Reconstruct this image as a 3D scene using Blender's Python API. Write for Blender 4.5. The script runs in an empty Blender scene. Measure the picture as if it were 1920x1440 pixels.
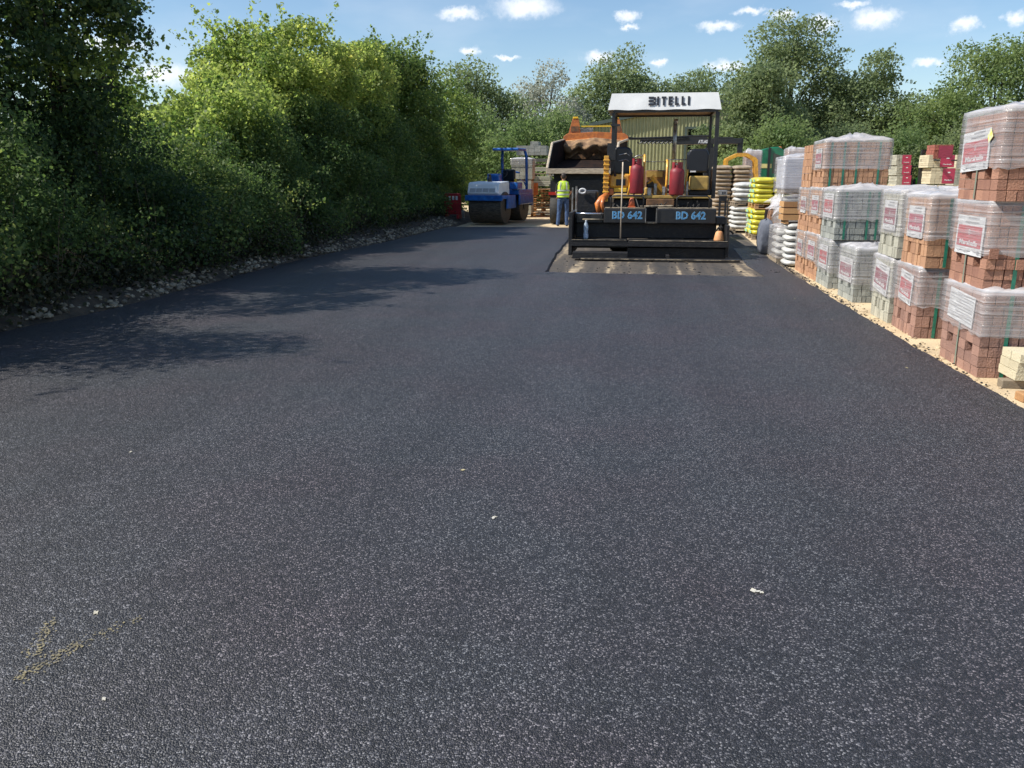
import bpy, math, random
import numpy as np
from mathutils import Vector, Matrix
R = math.radians
random.seed(7); rng = np.random.default_rng(7)
sc = bpy.context.scene
col = sc.collection

# ------------------------------------------------------------------ camera
CH = 1.64; PITCH = math.atan(390/1550); YAW = R(8.19)
cam_d = bpy.data.cameras.new('camera'); cam = bpy.data.objects.new('camera', cam_d); col.objects.link(cam)
cam_d.sensor_width = 36; cam_d.lens = 36*1550/1920; cam_d.clip_start = 0.05; cam_d.clip_end = 4000
cam.location = (0, 0, CH); cam.rotation_euler = (math.pi/2-PITCH, 0, YAW)
sc.camera = cam
_F = Vector((-math.sin(YAW)*math.cos(PITCH), math.cos(YAW)*math.cos(PITCH), -math.sin(PITCH)))
_R = Vector((math.cos(YAW), math.sin(YAW), 0)); _U = _R.cross(_F)
def ray(px, py): return _F*1550+_R*(px-960)+_U*(720-py)
def at(px, py, Y):                      # measured point of the photograph at distance Y
    d = ray(px, py); return Vector((0, 0, CH))+d*(Y/d.y)

# ------------------------------------------------------------------ light
SUN_EL, SUN_AZ = 46, 253               # azimuth clockwise from +Y
sc.view_settings.view_transform = 'Standard'; sc.view_settings.look = 'None'
sc.view_settings.exposure = 0.55; sc.view_settings.gamma = 1
sd = bpy.data.lights.new('sun', 'SUN'); sd.energy = 4.7; sd.angle = R(0.53); sd.color = (1, .955, .88)
so = bpy.data.objects.new('sun', sd); col.objects.link(so)
tosun = Vector((math.sin(R(SUN_AZ))*math.cos(R(SUN_EL)), math.cos(R(SUN_AZ))*math.cos(R(SUN_EL)), math.sin(R(SUN_EL))))
so.rotation_euler = tosun.to_track_quat('Z', 'Y').to_euler()
W = bpy.data.worlds.new('World'); sc.world = W; W.use_nodes = True
nt = W.node_tree; nt.nodes.clear()
def N(t, ty, **kw):
    n = t.nodes.new(ty)
    for k, v in kw.items(): setattr(n, k, v)
    return n
def math_n(t, op, a, b=None, c=None, clamp=False):
    n = N(t, 'ShaderNodeMath', operation=op, use_clamp=clamp)
    for i, v in enumerate((a, b, c)):
        if v is None: continue
        if isinstance(v, (int, float)): n.inputs[i].default_value = v
        else: t.links.new(v, n.inputs[i])
    return n.outputs[0]
sky = N(nt, 'ShaderNodeTexSky', sky_type='NISHITA', sun_disc=False)
sky.sun_elevation = R(SUN_EL); sky.sun_rotation = R(SUN_AZ); sky.air_density = 1.0; sky.dust_density = .3; sky.ozone_density = 2.2
tc = N(nt, 'ShaderNodeTexCoord'); nrm = N(nt, 'ShaderNodeVectorMath', operation='NORMALIZE'); nt.links.new(tc.outputs['Generated'], nrm.inputs[0])
sp = N(nt, 'ShaderNodeSeparateXYZ'); nt.links.new(nrm.outputs[0], sp.inputs[0])
az = math_n(nt, 'ARCTAN2', sp.outputs[0], sp.outputs[1]); el = math_n(nt, 'ARCSINE', sp.outputs[2])
cb = N(nt, 'ShaderNodeCombineXYZ'); nt.links.new(az, cb.inputs[0]); nt.links.new(el, cb.inputs[1])
ns = N(nt, 'ShaderNodeTexNoise'); ns.inputs['Scale'].default_value = 75; ns.inputs['Detail'].default_value = 8; ns.inputs['Roughness'].default_value = .62; nt.links.new(cb.outputs[0], ns.inputs['Vector'])
nv = N(nt, 'ShaderNodeVectorMath', operation='MULTIPLY_ADD'); nt.links.new(ns.outputs['Color'], nv.inputs[0]); nv.inputs[1].default_value = (.040, .020, 0); nt.links.new(cb.outputs[0], nv.inputs[2])
off = (.020, .010)
clouds = [(985, 14, 84, 26), (862, 26, 56, 15), (1175, 30, 36, 13), (1180, 48, 22, 7), (1345, 48, 54, 12), (1465, 30, 32, 14), (1540, 44, 36, 17), (1640, 34, 56, 22),
 (1808, 47, 32, 15), (1908, 34, 26, 16), (1360, 123, 56, 15), (1740, 119, 40, 10), (1122, 108, 42, 16), (884, 96, 26, 13), (200, 82, 90, 17), (300, 140, 80, 26), (412, 70, 20, 9),
 (1235, 118, 26, 10), (1600, 10, 40, 8), (1410, 20, 40, 9), (950, 108, 40, 6), (2150, 60, 90, 26), (2400, 10, 120, 40), (-250, -40, 150, 50), (600, -160, 160, 50), (1300, -200, 180, 60)]
acc = None
for (px, py, w, h) in clouds:
    d = ray(px, py).normalized(); a0 = math.atan2(d.x, d.y); e0 = math.asin(d.z)
    sx, sy = 1550/(w*.86), 1550/(h*.86)
    mp = N(nt, 'ShaderNodeMapping'); nt.links.new(nv.outputs[0], mp.inputs[0]); mp.inputs['Scale'].default_value = (sx, sy, 1); mp.inputs['Location'].default_value = (-(a0+off[0])*sx, -(e0+off[1])*sy, 0)
    ln = N(nt, 'ShaderNodeVectorMath', operation='LENGTH'); nt.links.new(mp.outputs[0], ln.inputs[0])
    acc = ln.outputs['Value'] if acc is None else math_n(nt, 'MINIMUM', acc, ln.outputs['Value'])
mr = N(nt, 'ShaderNodeMapRange', interpolation_type='SMOOTHSTEP'); nt.links.new(acc, mr.inputs[0])
for i, v in ((1, 1.05), (2, .1), (3, 0), (4, .9)): mr.inputs[i].default_value = v
# faint cirrus veil
n2 = N(nt, 'ShaderNodeTexNoise'); n2.inputs['Scale'].default_value = 5; n2.inputs['Detail'].default_value = 6
m2 = N(nt, 'ShaderNodeMapping'); m2.inputs['Scale'].default_value = (1, 3, 1); nt.links.new(cb.outputs[0], m2.inputs[0]); nt.links.new(m2.outputs[0], n2.inputs['Vector'])
veil = math_n(nt, 'MULTIPLY', math_n(nt, 'SUBTRACT', n2.outputs[0], .47, clamp=True), .7)
fac = math_n(nt, 'ADD', mr.outputs[0], veil, clamp=True)
hsv = N(nt, 'ShaderNodeHueSaturation'); hsv.inputs['Saturation'].default_value = 1.08; hsv.inputs['Value'].default_value = 1.08; nt.links.new(sky.outputs[0], hsv.inputs['Color'])
mx = N(nt, 'ShaderNodeMix', data_type='RGBA'); nt.links.new(fac, mx.inputs[0]); nt.links.new(hsv.outputs[0], mx.inputs[6]); mx.inputs[7].default_value = (8.2, 8.5, 9.0, 1)
bg = N(nt, 'ShaderNodeBackground'); bg.inputs[1].default_value = .092; nt.links.new(mx.outputs[2], bg.inputs[0])
wo = N(nt, 'ShaderNodeOutputWorld'); nt.links.new(bg.outputs[0], wo.inputs[0])

# ------------------------------------------------------------------ materials
MATS = {}
def mat(name, c, c2=None, scale=6, rough=.6, metal=0, bump=0, bscale=40, island=False, spec=.5, stretch=(1, 1, 1), coat=0, detail=5, pos=(.38, .62)):
    if name in MATS: return MATS[name]
    m = bpy.data.materials.new(name); m.use_nodes = True; t = m.node_tree; b = t.nodes['Principled BSDF']
    b.inputs['Roughness'].default_value = rough; b.inputs['Metallic'].default_value = metal; b.inputs['Specular IOR Level'].default_value = spec
    if coat: b.inputs['Coat Weight'].default_value = coat; b.inputs['Coat Roughness'].default_value = .15
    tcn = N(t, 'ShaderNodeTexCoord'); mpn = N(t, 'ShaderNodeMapping'); mpn.inputs['Scale'].default_value = stretch; t.links.new(tcn.outputs['Object'], mpn.inputs[0])
    if c2 is None: c2 = tuple(x*.8 for x in c)
    nz = N(t, 'ShaderNodeTexNoise'); nz.inputs['Scale'].default_value = scale; nz.inputs['Detail'].default_value = detail; t.links.new(mpn.outputs[0], nz.inputs['Vector'])
    r = N(t, 'ShaderNodeValToRGB'); r.color_ramp.elements[0].color = (*c2, 1); r.color_ramp.elements[1].color = (*c, 1); r.color_ramp.elements[0].position = pos[0]; r.color_ramp.elements[1].position = pos[1]
    src = nz.outputs[0]
    if island:
        g = N(t, 'ShaderNodeNewGeometry'); src = math_n(t, 'ADD', math_n(t, 'MULTIPLY', g.outputs['Random Per Island'], .5), math_n(t, 'MULTIPLY', nz.outputs[0], .5))
    t.links.new(src, r.inputs[0]); t.links.new(r.outputs[0], b.inputs['Base Color'])
    if bump:
        n3 = N(t, 'ShaderNodeTexNoise'); n3.inputs['Scale'].default_value = bscale; n3.inputs['Detail'].default_value = 4; t.links.new(mpn.outputs[0], n3.inputs['Vector'])
        bp = N(t, 'ShaderNodeBump'); bp.inputs['Strength'].default_value = bump; bp.inputs['Distance'].default_value = .02; t.links.new(n3.outputs[0], bp.inputs['Height']); t.links.new(bp.outputs[0], b.inputs['Normal'])
    MATS[name] = m; return m

M = dict(
 black=lambda: mat('black_paint', (.014, .015, .018), (.024, .023, .022), 9, .4, bump=.15, pos=(.35, .6)),
 tar=lambda: mat('tarred_steel', (.010, .010, .012), (.03, .027, .023), 14, .55, bump=.4, bscale=30, pos=(.25, .5)),
 dusty=lambda: mat('dusty_edge', (.36, .30, .21), (.10, .085, .065), 10, .8, bump=.4, pos=(.4, .6)),
 white=lambda: mat('white_pvc', (.74, .74, .72), (.69, .69, .67), 3, .45, bump=.1, bscale=5),
 ink=lambda: mat('dark_ink', (.02, .022, .03), None, 6, .5),
 cyan=lambda: mat('pale_blue_ink', (.36, .62, .80), (.28, .52, .70), 20, .5),
 yellow=lambda: mat('yellow_paint', (.80, .42, .035), (.52, .26, .04), 8, .45, bump=.15, coat=.2),
 olive=lambda: mat('worn_tan_paint', (.50, .33, .08), (.34, .22, .06), 7, .6),
 brown=lambda: mat('rusty_brown', (.20, .10, .04), (.10, .055, .03), 9, .7, bump=.2),
 orange=lambda: mat('orange_paint', (.62, .19, .035), (.42, .12, .03), 7, .45, bump=.12, coat=.2),
 redcyl=lambda: mat('shaded_red_paint', (.27, .02, .028), (.19, .018, .026), 5, .55),  # red darkened in the colour for the shade the cylinders stand in
 steel=lambda: mat('worn_steel', (.42, .41, .39), (.2, .19, .17), 12, .4, metal=.7, bump=.2),
 grey=lambda: mat('grey_paint', (.3, .3, .29), None, 8, .6),
 rubber=lambda: mat('rubber', (.02, .02, .02), (.035, .033, .03), 10, .8, bump=.3),
 vinyl=lambda: mat('black_vinyl', (.012, .013, .018), None, 5, .38),
 blue=lambda: mat('blue_paint', (.015, .15, .52), (.012, .09, .34), 6, .35, bump=.08, coat=.3),
 hood=lambda: mat('white_hood', (.78, .82, .86), (.70, .74, .78), 4, .6),
 drum=lambda: mat('drum_steel', (.13, .11, .09), (.06, .052, .045), 8, .5, metal=.4, bump=.2, stretch=(1, 4, 4)),
 tarp=lambda: mat('brown_tarp', (.33, .20, .10), (.17, .10, .055), 5, .85, bump=.5, bscale=12),
 wood=lambda: mat('new_timber', (.52, .30, .13), (.36, .19, .08), 5, .75, bump=.2, stretch=(1, 6, 6), island=True),
 greywood=lambda: mat('weathered_timber', (.34, .27, .19), (.2, .16, .11), 5, .8, bump=.3, stretch=(1, 6, 6), island=True),
 bark=lambda: mat('bark', (.05, .04, .03), (.022, .018, .015), 12, .9, bump=.8, stretch=(1, 1, .25)),
 stone=lambda: mat('rubble_stone', (.42, .36, .26), (.11, .09, .065), 3, .9, bump=.6, island=True, pos=(.25, .75)),
 redplastic=lambda: mat('red_plastic', (.36, .016, .022), (.27, .014, .02), 4, .5),
 concrete=lambda: mat('pale_concrete', (.34, .34, .30), (.25, .25, .22), 8, .85, bump=.3),
 skin=lambda: mat('skin', (.46, .24, .16), (.38, .19, .12), 20, .55),
 hair=lambda: mat('dark_hair', (.035, .024, .018), None, 60, .6, bump=.5),
 vest=lambda: mat('hivis_yellow', (.58, .78, .06), (.46, .66, .04), 9, .7, bump=.25, bscale=14),
 vestgreen=lambda: mat('hivis_green', (.12, .62, .06), (.1, .45, .05), 9, .7),
 reflect=lambda: mat('reflective_tape', (.50, .53, .45), None, 9, .35),
 jeans=lambda: mat('blue_denim', (.055, .105, .22), (.03, .06, .14), 12, .85, bump=.3),
 shirt=lambda: mat('black_cotton', (.02, .02, .022), None, 9, .9, bump=.2),
 boots=lambda: mat('brown_boots', (.06, .035, .02), None, 20, .6),
 green=lambda: mat('green_cab_paint', (.006, .16, .075), (.005, .11, .055), 4, .35, coat=.4),
 glass=lambda: mat('dark_glass', (.02, .03, .035), None, 3, .08, spec=.8),
 strapgreen=lambda: mat('green_strap', (.02, .19, .12), (.015, .12, .08), 9, .4),
 labelwhite=lambda: mat('label_white', (.74, .74, .73), (.6, .6, .6), 10, .35, bump=.5, bscale=9, stretch=(1, 1, 5)),
 beacon=lambda: mat('amber_beacon', (.9, .55, .02), (.8, .45, .02), 5, .3),
 shed=lambda: mat('olive_cladding', (.40, .39, .21), (.33, .33, .17), 2, .5),
 shedroof=lambda: mat('shed_roof', (.09, .12, .10), None, 3, .6),
)
_m = M
class _D(dict):
    def __getitem__(s, k): return _m[k]()
M = _D()
def label_red(kind):
    return {'red': mat('label_red', (.50, .05, .06), (.42, .04, .05), 9, .4, bump=.5, bscale=9, stretch=(1, 1, 5)),
            'maroon': mat('label_maroon', (.28, .03, .065), (.23, .025, .05), 9, .4, bump=.5, bscale=9, stretch=(1, 1, 5)),
            'magenta': mat('label_magenta', (.42, .035, .085), (.35, .03, .07), 9, .4, bump=.5, bscale=9, stretch=(1, 1, 5))}[kind]

def film_mat():
    if 'film' in MATS: return MATS['film']
    m = bpy.data.materials.new('stretch_film'); m.use_nodes = True; t = m.node_tree; b = t.nodes['Principled BSDF']; out = t.nodes['Material Output']
    b.inputs['Base Color'].default_value = (.54, .52, .52, 1); b.inputs['Roughness'].default_value = .13
    tr = N(t, 'ShaderNodeBsdfTransparent'); ms = N(t, 'ShaderNodeMixShader')
    tcn = N(t, 'ShaderNodeTexCoord'); mp = N(t, 'ShaderNodeMapping'); mp.inputs['Scale'].default_value = (.7, .7, 30); t.links.new(tcn.outputs['Object'], mp.inputs[0])
    n1 = N(t, 'ShaderNodeTexNoise'); n1.inputs['Scale'].default_value = 1.6; n1.inputs['Detail'].default_value = 6; n1.inputs['Distortion'].default_value = .6; t.links.new(mp.outputs[0], n1.inputs['Vector'])
    n4 = N(t, 'ShaderNodeTexNoise'); n4.inputs['Scale'].default_value = 5; t.links.new(tcn.outputs['Object'], n4.inputs['Vector'])
    r = N(t, 'ShaderNodeMapRange'); t.links.new(math_n(t, 'ADD', math_n(t, 'MULTIPLY', n1.outputs[0], .75), math_n(t, 'MULTIPLY', n4.outputs[0], .25)), r.inputs[0])
    for i, v in ((1, .42), (2, .70), (3, .26), (4, .66)): r.inputs[i].default_value = v
    g = N(t, 'ShaderNodeNewGeometry'); s3 = N(t, 'ShaderNodeSeparateXYZ'); t.links.new(g.outputs['Normal'], s3.inputs[0])
    top = math_n(t, 'MULTIPLY', math_n(t, 'MAXIMUM', s3.outputs[2], 0), .35)
    t.links.new(math_n(t, 'ADD', r.outputs[0], top, clamp=True), ms.inputs[0])
    bp = N(t, 'ShaderNodeBump'); bp.inputs['Strength'].default_value = .8; bp.inputs['Distance'].default_value = .02; t.links.new(n1.outputs[0], bp.inputs['Height']); t.links.new(bp.outputs[0], b.inputs['Normal'])
    t.links.new(tr.outputs[0], ms.inputs[1]); t.links.new(b.outputs[0], ms.inputs[2]); t.links.new(ms.outputs[0], out.inputs[0])
    MATS['film'] = m; return m
def leaf_mat(name, lo, hi, trans=.4, tip=None, yscale=.55, isl=.45):
    if name in MATS: return MATS[name]
    m = bpy.data.materials.new(name); m.use_nodes = True; t = m.node_tree; b = t.nodes['Principled BSDF']; out = t.nodes['Material Output']
    g = N(t, 'ShaderNodeNewGeometry'); tcn = N(t, 'ShaderNodeTexCoord'); oi = N(t, 'ShaderNodeObjectInfo')
    nz = N(t, 'ShaderNodeTexNoise'); nz.inputs['Scale'].default_value = yscale; nz.inputs['Detail'].default_value = 3; t.links.new(tcn.outputs['Object'], nz.inputs['Vector'])
    v = math_n(t, 'ADD', math_n(t, 'MULTIPLY', g.outputs['Random Per Island'], isl), math_n(t, 'MULTIPLY', nz.outputs[0], 1.07-isl))
    r = N(t, 'ShaderNodeValToRGB'); e = r.color_ramp.elements; e[0].position = .3; e[0].color = (*lo, 1); e[1].position = .66; e[1].color = (*hi, 1)
    if tip: x = r.color_ramp.elements.new(.84); x.color = (*tip, 1)
    t.links.new(v, r.inputs[0]); t.links.new(r.outputs[0], b.inputs['Base Color']); b.inputs['Roughness'].default_value = .55; b.inputs['Specular IOR Level'].default_value = .22
    tl = N(t, 'ShaderNodeBsdfTranslucent'); hs = N(t, 'ShaderNodeHueSaturation'); hs.inputs['Value'].default_value = 2.0; hs.inputs['Saturation'].default_value = 1.1; t.links.new(r.outputs[0], hs.inputs['Color']); t.links.new(hs.outputs[0], tl.inputs[0])
    ms = N(t, 'ShaderNodeMixShader'); ms.inputs[0].default_value = trans; t.links.new(b.outputs[0], ms.inputs[1]); t.links.new(tl.outputs[0], ms.inputs[2]); t.links.new(ms.outputs[0], out.inputs[0])
    MATS[name] = m; return m

# ------------------------------------------------------------------ mesh helpers
class MB:
    def __init__(s): s.v = []; s.f = []
    def add(s, vs, fs):
        o = len(s.v); s.v += [tuple(p) for p in vs]; s.f += [tuple(i+o for i in f) for f in fs]; return s
    def bx(s, x0, x1, y0, y1, z0, z1):
        return s.add([(x0, y0, z0), (x1, y0, z0), (x1, y1, z0), (x0, y1, z0), (x0, y0, z1), (x1, y0, z1), (x1, y1, z1), (x0, y1, z1)],
                     [(0, 3, 2, 1), (4, 5, 6, 7), (0, 1, 5, 4), (1, 2, 6, 5), (2, 3, 7, 6), (3, 0, 4, 7)])
    def obx(s, c, size, rot=(0, 0, 0)):
        m = Matrix.Translation(c) @ __import__('mathutils').Euler(rot).to_matrix().to_4x4(); a, b, d = [k/2 for k in size]
        vs = [m @ Vector(p) for p in [(-a, -b, -d), (a, -b, -d), (a, b, -d), (-a, b, -d), (-a, -b, d), (a, -b, d), (a, b, d), (-a, b, d)]]
        return s.add(vs, [(0, 3, 2, 1), (4, 5, 6, 7), (0, 1, 5, 4), (1, 2, 6, 5), (2, 3, 7, 6), (3, 0, 4, 7)])
    def tube(s, pts, r, n=8, cap=True):
        pts = [Vector(p) for p in pts]; rs = r if isinstance(r, (list, tuple)) else [r]*len(pts); vs = []; up = None
        for i, p in enumerate(pts):
            d = (pts[min(i+1, len(pts)-1)]-pts[max(i-1, 0)]).normalized()
            if up is None: up = d.orthogonal().normalized()
            up = (up-d*up.dot(d)).normalized(); b = d.cross(up)
            for k in range(n):
                a = 2*math.pi*k/n; vs.append(p+(up*math.cos(a)+b*math.sin(a))*rs[i])
        fs = [(i*n+k, i*n+(k+1) % n, (i+1)*n+(k+1) % n, (i+1)*n+k) for i in range(len(pts)-1) for k in range(n)]
        if cap: fs += [tuple(range(n-1, -1, -1)), tuple((len(pts)-1)*n+k for k in range(n))]
        return s.add(vs, fs)
    def lathe(s, prof, c=(0, 0, 0), n=16, axis='z'):
        vs = []
        for (r, h) in prof:
            for k in range(n):
                a = 2*math.pi*k/n; x, y = r*math.cos(a), r*math.sin(a)
                p = {'z': (x, y, h), 'x': (h, x, y), 'y': (x, h, -y)}[axis]; vs.append((p[0]+c[0], p[1]+c[1], p[2]+c[2]))
        fs = [(i*n+k, i*n+(k+1) % n, (i+1)*n+(k+1) % n, (i+1)*n+k) for i in range(len(prof)-1) for k in range(n)]
        fs += [tuple(range(n-1, -1, -1)), tuple((len(prof)-1)*n+k for k in range(n))]
        return s.add(vs, fs)
    def prism(s, poly, a, b, axis='y'):     # poly in the other two axes (x,z), (y,z) or (x,y)
        def P(u, w, t): return {'y': (u, t, w), 'x': (t, u, w), 'z': (u, w, t)}[axis]
        n = len(poly); vs = [P(u, w, a) for u, w in poly]+[P(u, w, b) for u, w in poly]
        fs = [(i, (i+1) % n, n+(i+1) % n, n+i) for i in range(n)]+[tuple(range(n-1, -1, -1)), tuple(range(n, 2*n))]
        return s.add(vs, fs)
    def build(s, name, m, parent=None, bevel=0, smooth=False, remesh=0, sub=0, recalc=True):
        me = bpy.data.meshes.new(name); me.from_pydata(s.v, [], s.f); me.validate()
        if recalc:
            import bmesh
            bm = bmesh.new(); bm.from_mesh(me); bmesh.ops.recalc_face_normals(bm, faces=bm.faces); bm.to_mesh(me); bm.free()
        if smooth: me.polygons.foreach_set('use_smooth', [True]*len(me.polygons))
        o = bpy.data.objects.new(name, me); col.objects.link(o); me.materials.append(m); o.parent = parent
        if remesh:
            r = o.modifiers.new('r', 'REMESH'); r.mode = 'VOXEL'; r.voxel_size = remesh; r.use_smooth_shade = True
            q = o.modifiers.new('s', 'SMOOTH'); q.factor = .5; q.iterations = 3
        if bevel: b = o.modifiers.new('b', 'BEVEL'); b.width = bevel; b.segments = 2; b.limit_method = 'ANGLE'
        if sub: q = o.modifiers.new('u', 'SUBSURF'); q.levels = sub; q.render_levels = sub
        return o
def tag(o, label=None, cat=None, group=None, kind=None):
    if label: o['label'] = label
    if cat: o['category'] = cat
    if group: o['group'] = group
    if kind: o['kind'] = kind
    return o
def thing(name, label, cat, loc=(0, 0, 0), rz=0, group=None):
    o = bpy.data.objects.new(name, None); col.objects.link(o); o.location = loc; o.rotation_euler = (0, 0, rz); o.empty_display_size = .2
    return tag(o, label, cat, group)
def kids(o): return [c for c in bpy.data.objects if c.parent is o]
def copy_tree(o, parent=None):
    c = o.copy(); col.objects.link(c)
    if parent is not None: c.parent = parent
    for k in kids(o): copy_tree(k, c)
    return c
_tc = {}
def text(name, s, h, width, m, parent, loc, rot, bold=.0, ext=.002):
    key = (s, h, width, bold)
    if key not in _tc:
        cu = bpy.data.curves.new('t', 'FONT'); cu.body = s; cu.size = 1; cu.offset = bold; cu.extrude = .5; cu.resolution_u = 2; cu.align_x = 'LEFT'
        o = bpy.data.objects.new('t', cu); col.objects.link(o); bpy.context.view_layer.update()
        me = bpy.data.meshes.new_from_object(o.evaluated_get(bpy.context.evaluated_depsgraph_get())); col.objects.unlink(o); bpy.data.objects.remove(o)
        vs = np.empty(len(me.vertices)*3); me.vertices.foreach_get('co', vs); vs = vs.reshape(-1, 3)
        mn, mxx = vs.min(0), vs.max(0); vs = (vs-(mn+mxx)/2)/(mxx-mn)*np.array([width, h, ext*2]); me.vertices.foreach_set('co', vs.ravel()); me.update()
        _tc[key] = me
    me = _tc[key].copy(); me.materials.clear(); me.materials.append(m)
    o = bpy.data.objects.new(name, me); col.objects.link(o); o.parent = parent; o.location = loc; o.rotation_euler = rot
    return o
FACE_Y = (math.pi/2, 0, 0); FACE_X = (math.pi/2, 0, -math.pi/2)

def np_mesh(name, V, k, m, parent=None):   # V: (n*k,3) faces of k verts each
    me = bpy.data.meshes.new(name); nf = len(V)//k
    me.vertices.add(len(V)); me.vertices.foreach_set('co', V.astype(np.float32).ravel())
    me.loops.add(len(V)); me.loops.foreach_set('vertex_index', np.arange(len(V), dtype=np.int32))
    me.polygons.add(nf); me.polygons.foreach_set('loop_start', np.arange(nf, dtype=np.int32)*k); me.polygons.foreach_set('loop_total', np.full(nf, k, dtype=np.int32))
    me.update(calc_edges=True); me.materials.append(m)
    o = bpy.data.objects.new(name, me); col.objects.link(o); o.parent = parent; return o

# ------------------------------------------------------------------ ground
def ground_mats():
    # fresh asphalt
    m = bpy.data.materials.new('fresh_asphalt'); m.use_nodes = True; t = m.node_tree; b = t.nodes['Principled BSDF']
    tcn = N(t, 'ShaderNodeTexCoord'); O = tcn.outputs['Object']
    vo = N(t, 'ShaderNodeTexVoronoi'); vo.inputs['Scale'].default_value = 175; t.links.new(O, vo.inputs['Vector'])
    sc_ = N(t, 'ShaderNodeSeparateColor'); t.links.new(vo.outputs['Color'], sc_.inputs[0])
    r = N(t, 'ShaderNodeValToRGB'); e = r.color_ramp.elements; e[0].position = 0; e[0].color = (.005, .005, .006, 1); e[1].position = .6; e[1].color = (.019, .0185, .0215, 1)
    x = e.new(.85); x.color = (.044, .043, .048, 1); x = e.new(.968); x.color = (.19, .185, .185, 1)  # palest cells are light stones and also paint the sparkle
    t.links.new(sc_.outputs[0], r.inputs[0])
    n1 = N(t, 'ShaderNodeTexNoise'); n1.inputs['Scale'].default_value = .7; n1.inputs['Detail'].default_value = 5; t.links.new(O, n1.inputs['Vector'])
    n2 = N(t, 'ShaderNodeTexNoise'); n2.inputs['Scale'].default_value = 22; n2.inputs['Detail'].default_value = 4; t.links.new(O, n2.inputs['Vector'])
    k = math_n(t, 'ADD', math_n(t, 'MULTIPLY', n1.outputs[0], .55), math_n(t, 'MULTIPLY', n2.outputs[0], 1.5)); n6 = N(t, 'ShaderNodeTexNoise'); n6.inputs['Scale'].default_value = 1; n6.inputs['Detail'].default_value = 4; mp6 = N(t, 'ShaderNodeMapping'); mp6.inputs['Scale'].default_value = (2.2, .12, 1); t.links.new(O, mp6.inputs[0]); t.links.new(mp6.outputs[0], n6.inputs['Vector'])
    n7 = N(t, 'ShaderNodeTexNoise'); n7.inputs['Scale'].default_value = 6; n7.inputs['Detail'].default_value = 6; n7.inputs['Roughness'].default_value = .7; t.links.new(O, n7.inputs['Vector'])
    k = math_n(t, 'ADD', k, math_n(t, 'ADD', math_n(t, 'MULTIPLY', n6.outputs[0], .9), math_n(t, 'MULTIPLY', n7.outputs[0], .7))); k = math_n(t, 'ADD', k, -.83)
    mm = N(t, 'ShaderNodeVectorMath', operation='SCALE'); t.links.new(r.outputs[0], mm.inputs[0]); t.links.new(k, mm.inputs['Scale'])
    # reddish tint patches
    n5 = N(t, 'ShaderNodeTexNoise'); n5.inputs['Scale'].default_value = .9; n5.inputs['Detail'].default_value = 2; t.links.new(O, n5.inputs['Vector'])
    tint = N(t, 'ShaderNodeMix', data_type='RGBA', blend_type='MULTIPLY'); tint.inputs[0].default_value = 1
    rr = N(t, 'ShaderNodeValToRGB'); rr.color_ramp.elements[0].position = .4; rr.color_ramp.elements[0].color = (.93, .96, 1.0, 1); rr.color_ramp.elements[1].position = .65; rr.color_ramp.elements[1].color = (1.03, .90, .94, 1); t.links.new(n5.outputs[0], rr.inputs[0])
    t.links.new(mm.outputs[0], tint.inputs[6]); t.links.new(rr.outputs[0], tint.inputs[7]); t.links.new(tint.outputs[2], b.inputs['Base Color'])
    b.inputs['Roughness'].default_value = .5; b.inputs['Specular IOR Level'].default_value = .62
    hh = math_n(t, 'ADD', math_n(t, 'MULTIPLY', vo.outputs['Distance'], -1.0), math_n(t, 'MULTIPLY', sc_.outputs[1], .5))
    bp = N(t, 'ShaderNodeBump'); bp.inputs['Strength'].default_value = .75; bp.inputs['Distance'].default_value = .005; t.links.new(hh, bp.inputs['Height']); t.links.new(bp.outputs[0], b.inputs['Normal'])
    MATS['asphalt'] = m
    # sandy yard
    y = mat('sandy_hardstanding', (.64, .50, .31), (.50, .38, .23), 1.6, .95, bump=.6, bscale=45, detail=8)
    s = bpy.data.materials.new('sub_base'); s.use_nodes = True; t = s.node_tree; b = t.nodes['Principled BSDF']; b.inputs['Roughness'].default_value = .85
    tcn = N(t, 'ShaderNodeTexCoord'); mp = N(t, 'ShaderNodeMapping'); mp.inputs['Scale'].default_value = (4.2, .22, 1); t.links.new(tcn.outputs['Object'], mp.inputs[0])
    a = N(t, 'ShaderNodeTexNoise'); a.inputs['Scale'].default_value = 1; a.inputs['Detail'].default_value = 6; a.inputs['Distortion'].default_value = .4; t.links.new(mp.outputs[0], a.inputs['Vector'])
    c = N(t, 'ShaderNodeTexNoise'); c.inputs['Scale'].default_value = 9; c.inputs['Detail'].default_value = 7; t.links.new(tcn.outputs['Object'], c.inputs['Vector'])
    v = math_n(t, 'ADD', math_n(t, 'MULTIPLY', a.outputs[0], .75), math_n(t, 'MULTIPLY', c.outputs[0], .3))
    r = N(t, 'ShaderNodeValToRGB'); e = r.color_ramp.elements; e[0].position = .36; e[0].color = (.035, .033, .032, 1); e[1].position = .70; e[1].color = (.42, .33, .21, 1); x = e.new(.57); x.color = (.085, .070, .055, 1); t.links.new(v, r.inputs[0])
    t.links.new(r.outputs[0], b.inputs['Base Color']); bp = N(t, 'ShaderNodeBump'); bp.inputs['Strength'].default_value = .6; bp.inputs['Distance'].default_value = .02; t.links.new(c.outputs[0], bp.inputs['Height']); t.links.new(bp.outputs[0], b.inputs['Normal'])
    MATS['sub_base'] = s
ground_mats()
GZ = -.045
o = MB().add([(-900, -300, GZ), (900, -300, GZ), (900, 1500, GZ), (-900, 1500, GZ)], [(0, 1, 2, 3)]).build('yard_ground', MATS['sandy_hardstanding']); tag(o, kind='structure')
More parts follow.
